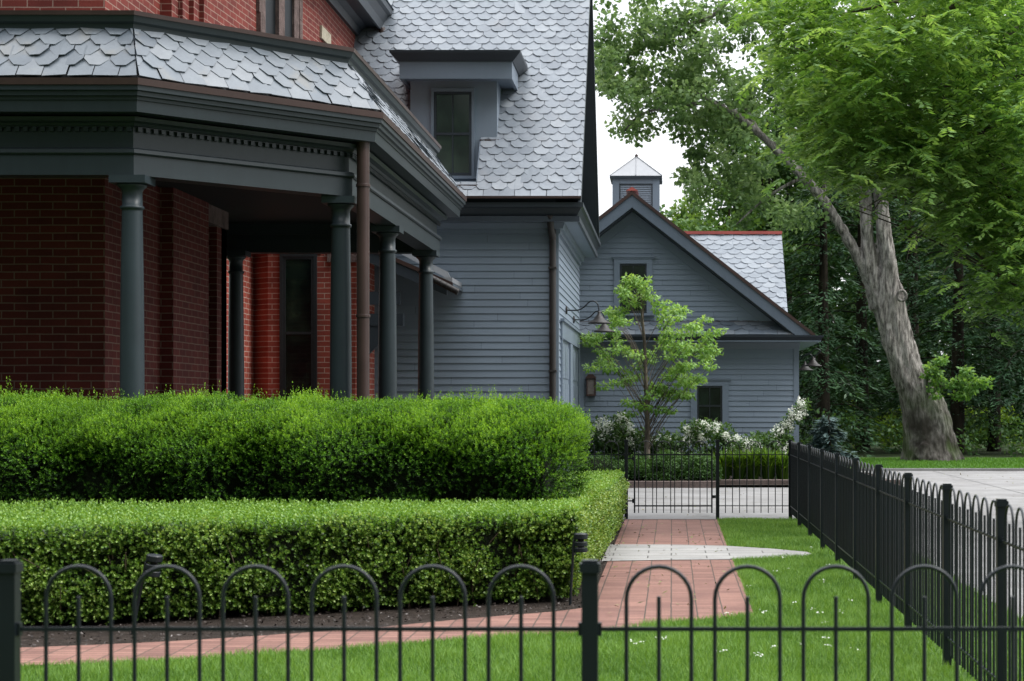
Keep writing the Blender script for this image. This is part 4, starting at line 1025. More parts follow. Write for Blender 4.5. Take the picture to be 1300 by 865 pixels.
P,Nn=yew_surface(74000); k=(Nn[:,2]>.52-.55*clumpn(P,3.2)+RNG.normal(0,.14,len(P)))&(P[:,2]>1.0); P,Nn=P[k],Nn[k]
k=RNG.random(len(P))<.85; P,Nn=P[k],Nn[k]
tall=RNG.random(len(P))<.045; Ls=np.where(tall,RNG.uniform(.12,.22,len(P)),RNG.uniform(.045,.095,len(P)))
P=P+Nn*(.075*clumpn(P,4.6,4.)+.08*clumpn(P,11.,1.)+RNG.normal(0,.03,len(P)))[:,None]; P[:,2]-=.06
D=unit(Nn+RNG.normal(0,.45,(len(P),3))+np.array([0,0,.45+2.0*0]))
D[tall]=unit(D[tall]*.4+[0,0,1.0])
hi=np.clip(.68+.40*clumpn(P,4.6,4.)+.45*clumpn(P,11.,1.)+RNG.normal(0,.15,len(P)),.2,1)
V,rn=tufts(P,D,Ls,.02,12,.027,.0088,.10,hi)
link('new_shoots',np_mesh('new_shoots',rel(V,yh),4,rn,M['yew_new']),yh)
# solid dark core added to stop light passing through the hedge
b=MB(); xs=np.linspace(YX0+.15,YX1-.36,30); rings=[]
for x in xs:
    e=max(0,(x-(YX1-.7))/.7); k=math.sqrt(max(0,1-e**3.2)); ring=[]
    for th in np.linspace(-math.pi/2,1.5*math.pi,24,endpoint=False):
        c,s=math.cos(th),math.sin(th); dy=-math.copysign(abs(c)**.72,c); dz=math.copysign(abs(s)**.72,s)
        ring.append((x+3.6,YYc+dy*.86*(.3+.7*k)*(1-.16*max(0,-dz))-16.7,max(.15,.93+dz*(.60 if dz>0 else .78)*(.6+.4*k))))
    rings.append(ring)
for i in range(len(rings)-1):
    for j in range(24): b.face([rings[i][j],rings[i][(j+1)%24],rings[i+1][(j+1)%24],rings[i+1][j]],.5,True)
b.face(rings[-1]); b.face(rings[0][::-1]); b.build('dark_core',M['core'],yh)
b=MB()
for i in range(46):
    x=RNG.uniform(YX0,YX1-.4)+3.6; y=RNG.uniform(-.5,.4); tapered(b,[(x,y,0),(x+RNG.normal(0,.04),y+RNG.normal(0,.04),.25),(x+RNG.normal(0,.15),y-RNG.uniform(.1,.4),.6)],.022,.008,5,seg=3)
b.build('stem',M['twig'],yh)

# ---- clipped boxwood hedge: L in plan, flat top
bx=empty('boxwood_hedge',(-2.2,14.9,0),0,'low clipped boxwood hedge with square sides turning the corner along the brick walk','hedge')
BZ=.735
XL0=-7.6; 
def front_y(x): return np.where(np.asarray(x)>-1.7,14.40+.42*(np.asarray(x)+.78),14.40-.386+.50*(np.asarray(x)+1.7)) # the face drifts nearer towards the far end of the long side
def box_pts(n):
    out=[];nn=[]
    a=int(n*.34); x=RNG.uniform(XL0,-.78,a); z=RNG.uniform(.05,BZ,a); y=front_y(x); out.append(np.column_stack([x,y,z])); nn.append(np.tile([0,-1,0],(a,1)))
    a=int(n*.22); x=RNG.uniform(XL0,-.78,a); y=front_y(x)+RNG.uniform(0,1,a)*(15.65-front_y(x)); out.append(np.column_stack([x,y,np.full(a,BZ)])); nn.append(np.tile([0,0,1],(a,1)))
    a=int(n*.26); y=RNG.uniform(14.35,23.6,a)**1; z=RNG.uniform(.05,BZ,a); out.append(np.column_stack([np.full(a,-.78)+.02*(y-14.3),y,z])); nn.append(np.tile([1,0,0],(a,1)))
    a=int(n*.15); y=RNG.uniform(15.5,23.6,a); x=RNG.uniform(-1.75,-.78,a)+.02*(y-14.3); out.append(np.column_stack([x,y,np.full(a,BZ)])); nn.append(np.tile([0,0,1],(a,1)))
    a=n-sum(map(len,out)); x=RNG.uniform(-1.6,-.6,a); z=RNG.uniform(.05,BZ,a); out.append(np.column_stack([x,np.full(a,23.6),z])); nn.append(np.tile([0,-.2,0.2],(a,1)))
    P=np.concatenate(out); Nn=np.concatenate(nn).astype(float)
    # round the edges
    sd=np.abs(Nn[:,2])<.5; e=np.clip((P[:,2]-(BZ-.14))/.14,0,1); P[sd]-=Nn[sd]*(.10*e[sd]**2)[:,None]; Nn[sd,2]+=e[sd]
    lo=np.clip((.30-P[:,2])/.30,0,1); P[sd]-=Nn[sd]*(.14*lo[sd]**1.5)[:,None]*[1,1,0]
    tp=~sd; d=np.minimum(P[:,1]-front_y(P[:,0]),np.where(P[:,1]>15,9,9)); P[tp,2]-=.05*np.clip(1-d[tp]/.14,0,1)**2
    far=np.clip((P[:,1]-22.4)/1.2,0,1); P[:,2]*=1-.25*far**2; P[:,0]-=.12*far**2
    return P,unit(Nn)
P,Nn=box_pts(52000)
cl_=clumpn(P,7.0,1.)*.7+clumpn(P,17.0,3.)*.6
side=np.abs(Nn[:,2])<.75
keep=RNG.random(len(P))<np.where(side,np.clip(.82+cl_*.9,.30,1),.85); P,Nn,cl_,side=P[keep],Nn[keep],cl_[keep],side[keep]
P=P+Nn*(np.clip(cl_,-.8,.8)*np.where(side,.075,.018)-RNG.uniform(.03,np.where(side,.10,.055),len(P)))[:,None]
D=unit(Nn*.9+RNG.normal(0,.38,(len(P),3))+[0,0,.35])
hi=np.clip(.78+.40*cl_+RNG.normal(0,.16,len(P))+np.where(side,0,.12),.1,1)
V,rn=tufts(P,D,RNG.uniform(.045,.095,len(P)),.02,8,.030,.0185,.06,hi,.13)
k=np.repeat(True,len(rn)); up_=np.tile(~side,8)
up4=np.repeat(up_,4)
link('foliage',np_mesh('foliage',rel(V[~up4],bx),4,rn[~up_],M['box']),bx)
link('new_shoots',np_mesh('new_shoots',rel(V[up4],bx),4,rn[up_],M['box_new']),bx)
b=MB()
ys=lambda x: float(front_y(np.array(x)))
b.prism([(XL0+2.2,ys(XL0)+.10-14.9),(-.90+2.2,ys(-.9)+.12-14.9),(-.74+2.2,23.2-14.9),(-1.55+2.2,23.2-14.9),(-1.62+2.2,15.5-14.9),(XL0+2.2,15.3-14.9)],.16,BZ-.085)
b.build('dark_core',M['core'],bx)  # solid dark filling added to keep light out of the hedge
for i in range(64):
    b=MB()
    if i<42: x=RNG.uniform(-5,-.9); y=ys(x)+.14
    else: y=RNG.uniform(14.5,22); x=-.93+.02*(y-14.3)
    ox,oy=(0,-1) if i<42 else (1,0); z=RNG.uniform(0,.35)
    tapered(b,[(x+2.2,y-14.9,max(0,z-.15)),(x+2.2+ox*.06+RNG.normal(0,.03),y-14.9+oy*.06+RNG.normal(0,.03),z+.12),(x+2.2+ox*.13+RNG.normal(0,.06),y-14.9+oy*.13+RNG.normal(0,.06),z+.28)],.007,.003,4,seg=3)
    b.build('stem',M['twig'],bx)

# ---- generic leafy masses
def clump_leaves(Cs, rad, n_each, ll, lw, flat=1.0, droop=.2, shade=None, up=.5):
    """leaves scattered through clumps; Cs (m,3), rad (m,), returns verts and random values"""
    m=len(Cs); rad=np.asarray(rad)*np.ones(m); n_each=(np.asarray(n_each)*np.ones(m)).astype(int)
    ids=np.repeat(np.arange(m),n_each); n=len(ids)
    d=rand_dirs(n); r=RNG.random(n)**.45; off=d*(r*rad[ids])[:,None]; off[:,2]*=flat
    C=Cs[ids]+off
    D=unit(rand_dirs(n)*.9+d*.6-np.array([0,0,droop])); Nn=unit(rand_dirs(n)*.8+np.array([0,0,up+.4]))
    L=ll*RNG.uniform(.6,1.25,n); V=leaf_quads(C,D,Nn,L,lw*L/ll)
    base=(np.zeros(m)+.5 if shade is None else np.asarray(shade))
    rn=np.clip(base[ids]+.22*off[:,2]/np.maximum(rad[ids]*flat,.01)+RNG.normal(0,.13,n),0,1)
    return V,rn,C
def shell_points(centre, radii, n, inner=.55):
    d=rand_dirs(n); r=inner+(1-inner)*RNG.random(n)**.6
    return np.array(centre)+d*np.array(radii)*r[:,None]

# ---- dogwood in the bed
dg=empty('dogwood_tree',(WX(822,37),37.0,.05),0,'slender young tree with pale lime leaves standing before the far house','tree')
o=np.array(dg.location); b=MB(); tips=[]
trunk=[(0,0,0),(-.01,0,.6),(.0,0,1.15),(-.03,.02,1.9),(-.06,0,2.8),(-.14,0,3.7),(-.20,0,4.15)]
tapered(b,trunk,.075,.012,10,seg=5)
def env(py): return float(np.interp(py,[350,372,400,425,440,465,490,525],[10,24,52,72,86,78,58,36]))
specs=[]
rr=random.Random(11)
for py in (358,366,376,384,392,398,404,410,415,420,425,430,434,438,441,444,449,451,454,460,465,468,471,477,480,484,488,492,497,502,507,512,518,524):
    for q in range(4 if py<505 else 2):
        hw=env(py); f=rr.uniform(-1,1); f=math.copysign(abs(f)**.7,f); dxp=f*hw; cxp=np.interp(py,[350,420,510],[806,826,824])
        specs.append((cxp+dxp,py+rr.uniform(-3,3),rr.uniform(-1,1)*hw/61*.9))
specs+=[(750,436,.1),(762,444,.0),(747,428,.3),(905,424,-.2),(893,405,0),(880,412,.2),(866,395,-.3),(898,430,.2),(912,420,0),(801,352,0),(814,362,-.1)]
Cs=[]
for (px,py,dy) in specs:
    p=np.array(W(px,py,37.0+dy)); p[1]=37.0+dy; Cs.append(p-o)
Cs=np.array(Cs)
for ci,c in enumerate(Cs):
    if ci%2 and ci<len(Cs)-14: continue
    zb=max(.55,c[2]-.45-abs(c[0])*.75-rr.uniform(0,.4)); zb=min(zb,3.6)
    xb=np.interp(zb,[0,1.15,1.9,2.8,3.7],[0,0,-.03,-.06,-.14])
    mid=(xb+(c[0]-xb)*.55,c[1]*.5,zb+(c[2]-zb)*.62)
    tapered(b,[(xb,0,zb),mid,(c[0],c[1],c[2]-.02)],.0085,.003,5,seg=4)
b.build('trunk',M['bark_dog'],dg)
V,rn,_=clump_leaves(Cs,.19,62,.095,.050,flat=.30,droop=.45,shade=np.clip(.45+.12*Cs[:,2]-.25+RNG.normal(0,.10,len(Cs)),0,1),up=1.0)
link('crown',np_mesh('crown',V,4,rn,M['dog']),dg)

# ---- hydrangeas
def hydrangea(px,py_top,Y,wpx,label,arch=None,flowers=20):
    x=WX(px,Y); top=WZ(py_top,Y); r=empty('hydrangea_bush',(x,Y,.05),0,label,'bush','white hydrangeas in the bed before the far house')
    w=wpx*Y/F/2; n=46
    C=np.column_stack([RNG.uniform(-w,w,n),RNG.uniform(-.4,.35,n),RNG.uniform(.15,max(.3,top-.14),n)])
    if arch:
        s=np.linspace(0,1,16); C=np.concatenate([C,np.column_stack([arch[0]*s**1.2,0*s,.7+(arch[1]-.75)*s])])
    V,rn,_=clump_leaves(C,.17,46,.10,.055,flat=.8,droop=.2)
    link('foliage',np_mesh('foliage',V,4,rn,M['hyd']),r)
    F_=np.column_stack([RNG.uniform(-w,w,flowers),RNG.uniform(-.45,.2,flowers),RNG.uniform(.62,1,flowers)*(top-.08)])
    F_[:,2]-=.25*(np.abs(F_[:,0])/w)**2
    if arch:
        s=np.linspace(.25,1,20); F_=np.concatenate([F_,np.column_stack([arch[0]*s**1.2+RNG.normal(0,.07,20),-.1+RNG.normal(0,.07,20),.75+(arch[1]-.75)*s+RNG.normal(0,.06,20)])])
    V,rn,_=clump_leaves(F_,RNG.uniform(.055,.105,len(F_)),44,.042,.036,flat=1.15,droop=0)
    link('blossoms',np_mesh('blossoms',V,4,rn,M['petal']),r)
    b=MB()
    for i in range(14):
        k=RNG.integers(0,n); tapered(b,[(RNG.normal(0,.1),RNG.normal(0,.08),0),(C[k,0]*.5,C[k,1]*.5,C[k,2]*.6),tuple(C[k])],.010,.004,5,seg=3)
    b.build('stem',M['twig'],r)
    return r
hydrangea(762,527,37.6,44,'white hydrangea bush at the hedge end, below the wall lantern')
hydrangea(797,541,37.9,40,'white hydrangea bush at the foot of the slender tree, on its hedge side',arch=(-.15,1.36),flowers=13)
hydrangea(842,548,37.7,46,'white hydrangea bush between the slender tree and the lower window')
hydrangea(894,533,37.8,62,'tallest rounded white hydrangea bush right under the lower window',flowers=32)
hydrangea(940,552,37.5,40,'low white hydrangea bush behind the strap leaved grasses')
hydrangea(983,545,37.7,44,'white hydrangea bush with one long flowering branch arching past the house corner',arch=(.62,1.62),flowers=15)

# ---- low shrubs and strap grass of the bed
def lowshrub(px0,px1,py,Y,label):
    x0,x1=WX(px0,Y),WX(px1,Y); top=WZ(py,Y); r=empty('boxwood_shrub',((x0+x1)/2,Y,.05),0,label,'shrub','low clipped shrubs behind the gate')
    w=(x1-x0)/2; n=150; th=RNG.uniform(0,2*np.pi,n); q=RNG.random(n)**.5
    C=np.column_stack([np.cos(th)*q*w,np.sin(th)*q*.55,np.zeros(n)]); C[:,2]=np.sqrt(np.clip(1-q**3,0,1))*(top-.2)*RNG.uniform(.25,1,n)+.08
    V,rn,_=clump_leaves(C,.13,56,.045,.028,flat=.9,droop=0,shade=np.clip(.25+.35*C[:,2]/top+RNG.normal(0,.06,n),0,1))
    link('foliage',np_mesh('foliage',V,4,rn,M['lowbox']),r)
    b=MB().lathe([(.05,.02),(w*.62,.10),(w*.72,top*.35),(w*.55,top*.62),(.04,top*.75)],n=12); b.build('dark_core',M['core'],r)  # solid dark core inside the leaves, blocks light
lowshrub(700,800,573,35.8,'low dark shrub at the hedge end of the bed behind the gate')
lowshrub(788,832,577,35.6,'low dark shrub in front of the slender tree trunk')
lowshrub(824,872,572,35.7,'low dark shrub in the middle of the gate view beside the slender tree')
lowshrub(864,912,574,35.6,'low dark shrub directly behind the gate latch post')
def strapgrass(px,Y,label,h=.62):
    x=WX(px,Y); r=empty('grass_clump',(x,Y,.05),0,label,'grass clump','strap leaved grasses behind the short fence panel')
    n=420; a=RNG.uniform(0,2*np.pi,n); out=RNG.random(n)**.6*.45; hh=h*RNG.uniform(.55,1.1,n); V=[]
    B=np.column_stack([np.cos(a)*.10,np.sin(a)*.10,np.zeros(n)])*RNG.random((n,1)); Mid=B+np.column_stack([np.cos(a)*out*.35,np.sin(a)*out*.35,hh*.75]); T=B+np.column_stack([np.cos(a)*out,np.sin(a)*out,hh*RNG.uniform(.75,1.05,n)])
    S=np.column_stack([-np.sin(a),np.cos(a),0*a])*.011
    V=np.stack([B-S,B+S,Mid+S,Mid-S],axis=1).reshape(-1,3); V2=np.stack([Mid-S,Mid+S,T+S*.1,T-S*.1],axis=1).reshape(-1,3); rn=RNG.random(n)
    link('blades',np_mesh('blades',np.concatenate([V,V2]),4,np.concatenate([rn,rn]),M['strap']),r)
    b=MB().lathe([(.10,0),(.12,.02),(.06,.06)],n=10); b.build('root_crown',M['soil'],r)
for px,lab in ((918,'strap leaved grass clump next to the gate post'),(937,'strap leaved grass clump below the low hydrangea'),(956,'strap leaved grass clump midway along the short fence panel'),(975,'strap leaved grass clump under the arching hydrangea'),(994,'strap leaved grass clump at the corner of the long fence')):
    strapgrass(px,36.3,lab,RNG.uniform(.58,.72))

def remesh(o,vox):
    md=o.modifiers.new('r','REMESH'); md.mode='VOXEL'; md.voxel_size=vox; md.use_smooth_shade=True
    sm=o.modifiers.new('s','SMOOTH'); sm.factor=.5; sm.iterations=4
    bpy.context.view_layer.update()
    me=bpy.data.meshes.new_from_object(o.evaluated_get(bpy.context.evaluated_depsgraph_get()))
    mt=o.data.materials[0]; o.modifiers.clear(); me.name=o.name; o.data=me
    me.materials.clear(); me.materials.append(mt)
def ridge(o):
    from mathutils import noise as mn
    me=o.data; n=len(me.vertices); co=np.empty(n*3,np.float32); me.vertices.foreach_get('co',co); co=co.reshape(-1,3)
    nr=np.empty(n*3,np.float32); me.vertex_normals.foreach_get('vector',nr); nr=nr.reshape(-1,3)
    d=np.array([mn.turbulence(Vector((float(x)*4.2,float(y)*4.2,float(z)*.75)),4,True) for x,y,z in co])
    sx=np.clip((co[:,2]*0+1),0,1); co+=nr*((d-.55)*.085*sx)[:,None]
    me.vertices.foreach_set('co',co.ravel()); me.update()
# ---- the big leaning tree
BT=empty('old_tree',(WX(1180,52),52.0,0),0,'huge old leaning tree with grey bark and forked trunk on the far lawn','tree')
o=np.array(BT.location)
def bp(px,py,dy=0): return Vector(W(px,py,52+dy))-Vector(o)
sc=52/F
b=MB()
def lob(i,t): 
    fl=max(0,1-i/16); return 1+.07*math.sin(3*t+.4+i*.05)+.05*math.sin(7*t+i*.11)+fl*.16*max(0,math.sin(5*t+1.2))**2+.02*math.sin(13*t+i)
pts=[(1182,592),(1180,575),(1178,555),(1174,530),(1167,508),(1157,486),(1149,466),(1142,443),(1136,420),(1130,396),(1125,372),(1118,352),(1114,338),(1113,330)]
rad=[39,34,31,29,25.5,22,20,19.7,20,20.7,21.5,20,13,5]
b1,b2=b,MB()
P=smooth_path([bp(*p) for p in pts],5); b.tube(P,[r*sc for r in lerp_list(rad,len(P))],28,lobes=lob)
lb2=lambda i,t: 1+.08*math.sin(3*t+1)+.05*math.sin(6*t+i*.2)
for pi,(pts,rad) in enumerate((([(1116,392),(1110,362),(1104,332),(1100,300),(1098,265),(1095,225),(1088,180),(1075,120),(1050,60)],[14,13,10.5,8.6,8.2,7.6,6.5,5.5,4]),
                ([(1133,400),(1131,372),(1128,340),(1124,310),(1120,275),(1117,235),(1119,190),(1125,130),(1150,60)],[13,13.5,11.5,10.2,9.6,8.8,8,6.5,4]),
                ([(1122,385),(1108,360),(1096,338),(1083,315),(1066,287),(1046,255),(1020,225),(990,195),(962,168),(935,146),(905,130),(870,110)],[12,11,8,7,6.8,6.6,6.2,5.6,5,4.2,3.4,2]),
                ([(1075,120),(1040,50),(1000,15),(960,-4),(920,-20),(870,-60)],[6,6,6.2,6.5,5.5,3]),
                ([(962,168),(935,120),(900,70),(868,20)],[3.6,3,2.2,1.2]),
                ([(905,130),(860,135),(815,145),(790,170)],[3,2.2,1.6,.8]),
                ([(935,-15),(905,20),(850,40),(800,70)],[3.5,2.5,1.8,.8]),
                ([(1020,225),(990,240),(960,262),(935,285)],[2.4,1.8,1.3,.8]),
                ([(1046,255),(1048,215),(1058,180),(1050,140)],[2.6,2,1.5,.9]))):
    b=b1 if pi<3 else b2
    P=smooth_path([bp(*p,dy=i*.12*(1 if k%2 else -1)) for i,(p,k) in enumerate(zip(pts,range(0,99,2)))],5); b.tube(P,[r*sc for r in lerp_list(rad,len(P))],14,lobes=lb2)
b1.tube([bp(1166,582)+Vector((0,-.45,0)),bp(1167,578)+Vector((0,-.72,0)),bp(1169,570)+Vector((.03,-.66,0)),bp(1170,558)+Vector((.05,-.4,0))],[.14,.27,.25,.10],14,lobes=lambda i,t:1+.12*math.sin(4*t+i))
tk=b1.build('trunk',M['bark_big'],BT); remesh(tk,.036); ridge(tk)
b2.build('limb',M['bark_big'],BT)
b=MB()
def ringlump(px,py,r,dy):
    c=bp(px,py); c.y=dy; pts=[c+Vector((math.cos(a)*r,0,math.sin(a)*r*1.15)) for a in np.linspace(0,2*math.pi,17)]; b.tube(pts,r*.33,8,caps=False)
ringlump(1142,377,.13,-.50); b.build('knot',M['bark_big'],BT)
b=MB(); ringlump(1181,485,.22,-.60); b.build('knot',M['bark_big'],BT)
# crown: clumps on the limbs (a loose part towards the house) and a dense part over the trunk
cl=[]
def add(px0,px1,py0,py1,n,dy=2.2):
    for i in range(n):
        p=W(RNG.uniform(px0,px1),RNG.uniform(py0,py1),52); cl.append((p.x-o[0],RNG.uniform(-dy,dy),p.z))
add(752,800,-60,110,22); add(800,960,-80,60,52); add(795,900,60,160,46); add(850,955,95,165,36); add(880,945,165,225,13); add(990,1040,120,215,10); add(955,1060,-80,130,44,3)
add(860,925,195,255,7); add(752,785,60,140,5); add(1040,1200,-80,190,60,3); add(1060,1110,180,250,8,2); add(985,1030,255,300,6,2); add(940,975,205,285,9,2)
for px,py in ((905,78),(892,55),(878,36),(868,20),(930,112),(915,95),(792,168),(803,160),(820,150),(842,140),(806,66),(830,50),(855,40),(885,28),(940,150),(925,140)):
    p=W(px,py,52); cl.append((p.x-o[0]+RNG.normal(0,.15),RNG.uniform(-.6,.3),p.z+RNG.normal(0,.15)))
Cs=np.array(cl)
V,rn,_=clump_leaves(Cs,RNG.uniform(.28,.58,len(Cs)),np.full(len(Cs),105),.16,.12,flat=.75,droop=.4,shade=np.clip(RNG.normal(.5,.13,len(Cs)),0,1))
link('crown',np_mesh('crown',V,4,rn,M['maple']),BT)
Cs=np.array([bp(RNG.uniform(1178,1228),RNG.uniform(468,505)) for i in range(16)]+[bp(RNG.uniform(1220,1246),RNG.uniform(482,494)) for i in range(5)]+[bp(RNG.uniform(1170,1190),RNG.uniform(455,480)) for i in range(4)]); Cs[:,1]-=.75
V,rn,_=clump_leaves(Cs,.22,60,.13,.08,flat=.45,droop=.4); link('sucker_leaves',np_mesh('sucker_leaves',V,4,rn,M['dog'] if 0 else M['ash']),BT)

# ---- nearer tree on the right whose bright branches hang into view
nt_=empty('ash_tree',(7.4,23.5,0),0,'bright green tree whose drooping leafy branches hang in at the top right','tree')
o=np.array(nt_.location); b=MB()
tapered(b,[(0,0,0),(-.1,0,2),(-.2,.1,4),(-.5,0,6.5),(-.6,0,9)],.34,.12,14)
Cs=[];br=[]
def nadd(px0,px1,py0,py1,n,Y0,Y1_):
    for i in range(n):
        Y=RNG.uniform(Y0,Y1_); p=W(RNG.uniform(px0,px1),RNG.uniform(py0,py1),Y); Cs.append(np.array(p)-o)
nadd(1010,1320,-90,60,95,21.5,26.5); nadd(1030,1320,60,150,72,21.5,26); nadd(1055,1320,150,215,52,21.5,26)
nadd(1062,1110,165,218,11,22,25); nadd(1110,1200,165,222,19,22,25.5); nadd(1200,1320,200,290,36,22,25.5); nadd(1255,1325,250,385,26,22,24); nadd(1215,1275,270,330,7,23,25)
nadd(975,1030,-20,90,14,23,25); nadd(1020,1060,120,190,6,23,25)
Cs=np.array(Cs)
# pinnate sprays: each clump is a set of drooping fronds with paired leaflets
def fronds(Cs, per, length, lf, lw, spread):
    Vs=[];rs=[]
    for c in Cs:
        sh=np.clip(RNG.normal(.5,.13)+.035*(c[2]-4.5)-.045*max(0,c[0]+4.2),.02,1)  # shading put into the leaf colour: lighter aloft, darker to the right
        for k in range(per):
            st=c+RNG.normal(0,spread,3)*[1,1,.6]; a=RNG.uniform(0,2*np.pi); L=length*RNG.uniform(.7,1.2)
            d=np.array([math.cos(a),math.sin(a),RNG.uniform(-.25,.25)]); m=8
            t=np.repeat(np.linspace(.15,1,m),2); pos=st+np.outer(t*L,d); pos[:,2]-=.45*L*t**2
            side=np.tile([1,-1],m)[:,None]*np.array([-d[1],d[0],0])[None,:]
            D=unit(side*.85+d*.55+np.array([0,0,-.35])+RNG.normal(0,.15,(2*m,3)))
            Nn=np.tile([0,0,1.],(2*m,1))+RNG.normal(0,.3,(2*m,3))
            Vs.append(leaf_quads(pos,D,Nn,lf*RNG.uniform(.8,1.15,2*m),np.full(2*m,lw))); rs.append(np.clip(sh+RNG.normal(0,.10,2*m),0,1))
    return np.concatenate(Vs),np.concatenate(rs)
V,rn=fronds(Cs,15,.30,.115,.048,.30)
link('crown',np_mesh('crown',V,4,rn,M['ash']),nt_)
for tgt,r0 in (((1100,40),.09),((1130,130),.07),((1165,90),.06),((1280,60),.08),((1240,190),.06),((1290,300),.05),((1060,20),.06),((1100,215),.05)):
    p=np.array(W(tgt[0],tgt[1],24.0))-o; z0=p[2]+RNG.uniform(-.3,.8); z0=max(2.5,min(8,z0))
    tapered(b,[(-.3,0,z0),(p[0]*.45,p[1]*.4,max(z0,p[2])+.35),(p[0]*.8,p[1],p[2]+.25),tuple(p)],r0,.010,8,seg=7)
    for k in range(5):
        q=p+RNG.normal(0,.5,3); f=RNG.uniform(.5,.95); s=p*f+np.array([0,0,.25*(1-f)*4]); tapered(b,[tuple(s),tuple((s+q)/2+[0,0,.1]),tuple(q)],.018,.005,5,seg=4)
b.build('trunk',M['bark'],nt_)

# ---- conifers and broad trees behind
def conifer(x,Y,h,rad,label,name='hemlock_tree',m='hemlock',z0=.6,nl=9000,cat='tree',group='dark evergreens beyond the far lawn'):
    r=empty(name,(x,Y,0),RNG.uniform(0,6),label,cat,group); b=MB()
    tapered(b,[(0,0,0),(0.05,0,h*.5),(0,0,h)],.03*h*.55+.05,.02,9)
    Vs=[];rs=[]; nb=int(h*9)
    for i in range(nb):
        z=z0+(h-z0)*(i/nb)**.95; L=rad*(1-((z-z0)/(h-z0))**1.25)*RNG.uniform(.72,1.12)+.15; a=RNG.uniform(0,2*np.pi)
        d=np.array([math.cos(a),math.sin(a),0.]); n=max(12,int(nl/nb*(L/rad)*1.7))
        t=RNG.random(n)**.75; side=np.array([-d[1],d[0],0])
        wdt=(.42*L*(1-t)**.7+.05)*RNG.uniform(-1,1,n)
        C=np.outer(t*L,d)+np.outer(wdt,side); C[:,2]+=z+.10*L-.42*L*t**1.6-.25*np.abs(wdt)+RNG.normal(0,.05,n)
        D=unit(d+np.outer(np.sign(wdt)*.8,side)+np.array([0,0,-.35])+RNG.normal(0,.3,(n,3)))
        Vs.append(leaf_quads(C,D,np.tile([0,0,1.],(n,1))+RNG.normal(0,.35,(n,3)),RNG.uniform(.16,.30,n),RNG.uniform(.05,.09,n)))
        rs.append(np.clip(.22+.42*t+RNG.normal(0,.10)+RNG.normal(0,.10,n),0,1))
        if i%3==0: tapered(b,[(0,0,z),tuple(d*L*.5+[0,0,z+.03*L]),tuple(d*L*.9+[0,0,z-.22*L])],.03,.008,4,seg=3)
    b.build('trunk',M['bark_dark'],r)
    link('crown',np_mesh('crown',np.concatenate(Vs),4,np.concatenate(rs),M[m]),r)
    return r
conifer(WX(1045,58),58,12.5,2.5,'dark hemlock closest to the far house with boughs reaching down to the fence',z0=.5)
conifer(WX(1095,62),62,14,2.7,'dark hemlock right behind the trunk of the old leaning tree',z0=1.3)
conifer(WX(1215,60),60,14,2.8,'dark hemlock just beyond the bulging base of the old leaning tree',z0=1.5)
conifer(WX(1262,63),63,13,2.8,'dark hemlock between the one beyond the old trunk and the picture edge',z0=1.2)
conifer(WX(1312,59),59,12,2.8,'dark hemlock cut by the right edge of the view',z0=1.4)
conifer(WX(1160,67),67,16,3.2,'tallest dark hemlock far back behind the fork of the old tree',z0=1.8)
conifer(WX(1002,66),66,13,2.6,'dark hemlock rising directly behind the slate wing roof',z0=.5)
conifer(WX(1052,47),47,1.35,.6,'small blue green conifer beside the corner of the far house',name='blue_spruce',m='bluespruce',z0=.1,nl=3500,group=None)
def broadleaf(x,Y,h,crown,label,leaf='backleaf',nclump=60,each=150,cr=.8,ll=.20,group='broad leaved trees behind the far house'):
    r=empty('broadleaf_tree',(x,Y,0),0,label,'tree',group); b=MB()
    tapered(b,[(0,0,0),(.1,0,h*.4),(-.1,0,h*.75)],.22,.06,9)
    cx,cz,rx,rz=crown; C=shell_points((cx,0,cz),(rx,rx*.7,rz),nclump,.35)
    for c in C[::4]: tapered(b,[(0,0,min(h*.6,max(.8,c[2]-1.6))),(c[0]*.5,c[1]*.5,c[2]-.5),tuple(c)],.06,.012,5,seg=4)
    b.build('trunk',M['bark_dark'],r)
    V,rn,_=clump_leaves(C,RNG.uniform(.6,1.1,len(C))*cr,each,ll,ll*.7,flat=.7,droop=.3,shade=np.clip(.42+.20*(C[:,2]-cz)/rz+RNG.normal(0,.13,len(C)),0,1))
    link('crown',np_mesh('crown',V,4,rn,M[leaf]),r); return r
broadleaf(WX(872,64),64,7.5,(0,6.6,2.0,2.6),'grey green tree closest to the cupola, behind the slate wing roof')
broadleaf(WX(925,60),60,8.5,(0,6.6,2.2,2.5),'leafy tree behind the middle of the red ridge')
broadleaf(WX(978,62),62,11,(0,8.6,2.2,3.8),'taller leafy tree behind the end of the slate wing roof',nclump=80)
broadleaf(WX(1040,72),72,16,(0,11.5,3.4,5),'broad leafy tree filling the gap under the long bare limb',nclump=110,cr=1.1,ll=.26)
broadleaf(WX(1150,75),75,19,(0,13.5,4.2,6.5),'tall leafy tree far behind the fork of the old tree',nclump=130,cr=1.25,ll=.28)
broadleaf(WX(1262,72),72,18,(0,12.5,4.2,6.5),'tall leafy tree far back near the right edge, above the evergreens',nclump=130,cr=1.25,ll=.28)
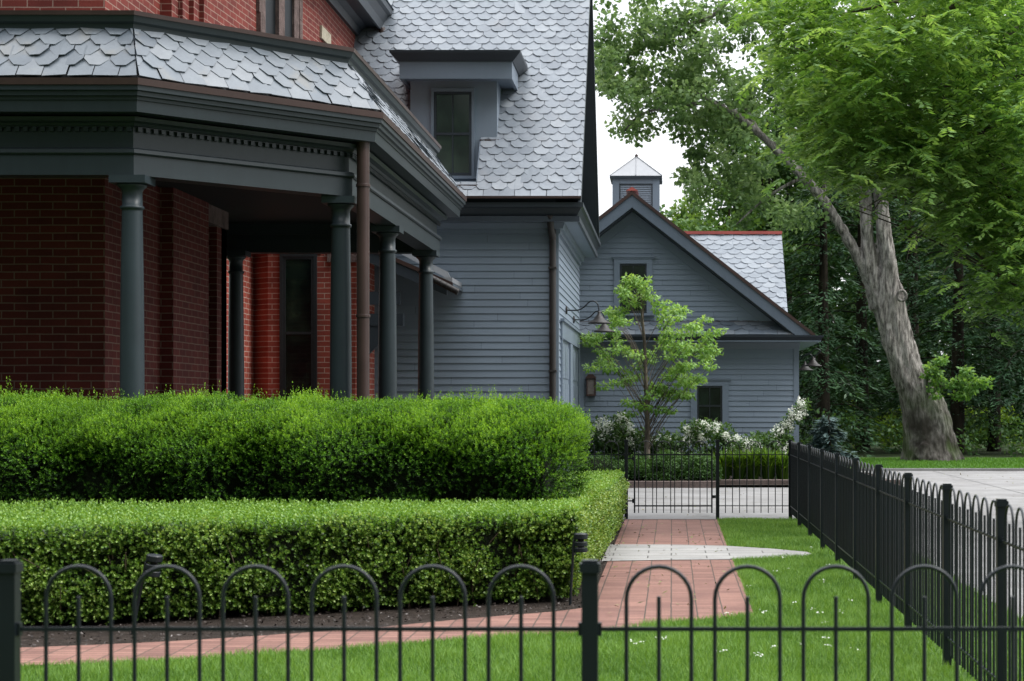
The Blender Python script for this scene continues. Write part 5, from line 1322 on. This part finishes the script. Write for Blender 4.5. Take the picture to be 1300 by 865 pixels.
b=MB(); dt=empty('dead_tree',(WX(862,57),57,0),0,'bare grey twiggy tree beside the cupola','tree')
tapered(b,[(0,0,0),(0,0,3),(.1,0,5.5)],.12,.04,8)
for i in range(60):
    z=RNG.uniform(4.3,6.0); a=RNG.uniform(0,6.28); L=RNG.uniform(.5,1.3); e=(math.cos(a)*L,math.sin(a)*L*.6,z+RNG.uniform(.2,.9)); tapered(b,[(.05,0,z),(e[0]*.5,e[1]*.5,z+.15),e],.018,.004,4,seg=3)
    for q in range(4):
        f=RNG.uniform(.4,1); s=(e[0]*f,e[1]*f,z+(e[2]-z)*f); tapered(b,[s,(s[0]+RNG.normal(0,.2),s[1]+RNG.normal(0,.1),s[2]+RNG.uniform(.05,.4))],.008,.003,3,seg=1)
b.build('trunk',M['bark_big'],dt)
# sunlit undergrowth at the wood's edge and the wood behind, which read as masses
n=150; C=np.column_stack([RNG.uniform(3.5,24,n),RNG.uniform(56,64,n),RNG.uniform(.1,1.2,n)])
V,rn,_=clump_leaves(C,.5,60,.16,.09,flat=.7); tag(link('undergrowth',np_mesh('undergrowth',V,4,rn*RNG.uniform(.2,1,len(rn)),M['backleaf'])),kind='stuff')
n=46; C=np.column_stack([WX(RNG.choice([1090,1128,1150,1255,1275,1240],n)+RNG.normal(0,8,n),66),RNG.uniform(65,67,n),RNG.uniform(.3,1.6,n)])
V,rn,_=clump_leaves(C,.4,60,.16,.09,flat=.7); tag(link('sunlit_undergrowth',np_mesh('sunlit_undergrowth',V,4,rn,M['gold'])),kind='stuff')
n=1500; C=np.column_stack([RNG.uniform(-2,42,n),RNG.uniform(80,95,n),np.where(RNG.random(n)<.45,RNG.uniform(.02,.3,n),RNG.uniform(.3,1,n)**.8)*11]); C[:,2]*=np.clip(.45+(C[:,0]-.5)*.15,.30,1)
V,rn,_=clump_leaves(C,RNG.uniform(1.0,1.9,n),70,.5,.36,flat=.8,shade=np.clip(.15+.35*C[:,2]/11+RNG.normal(0,.1,n),0,1)); tag(link('woods',np_mesh('woods',V,4,rn,M['backleaf'])),kind='stuff')
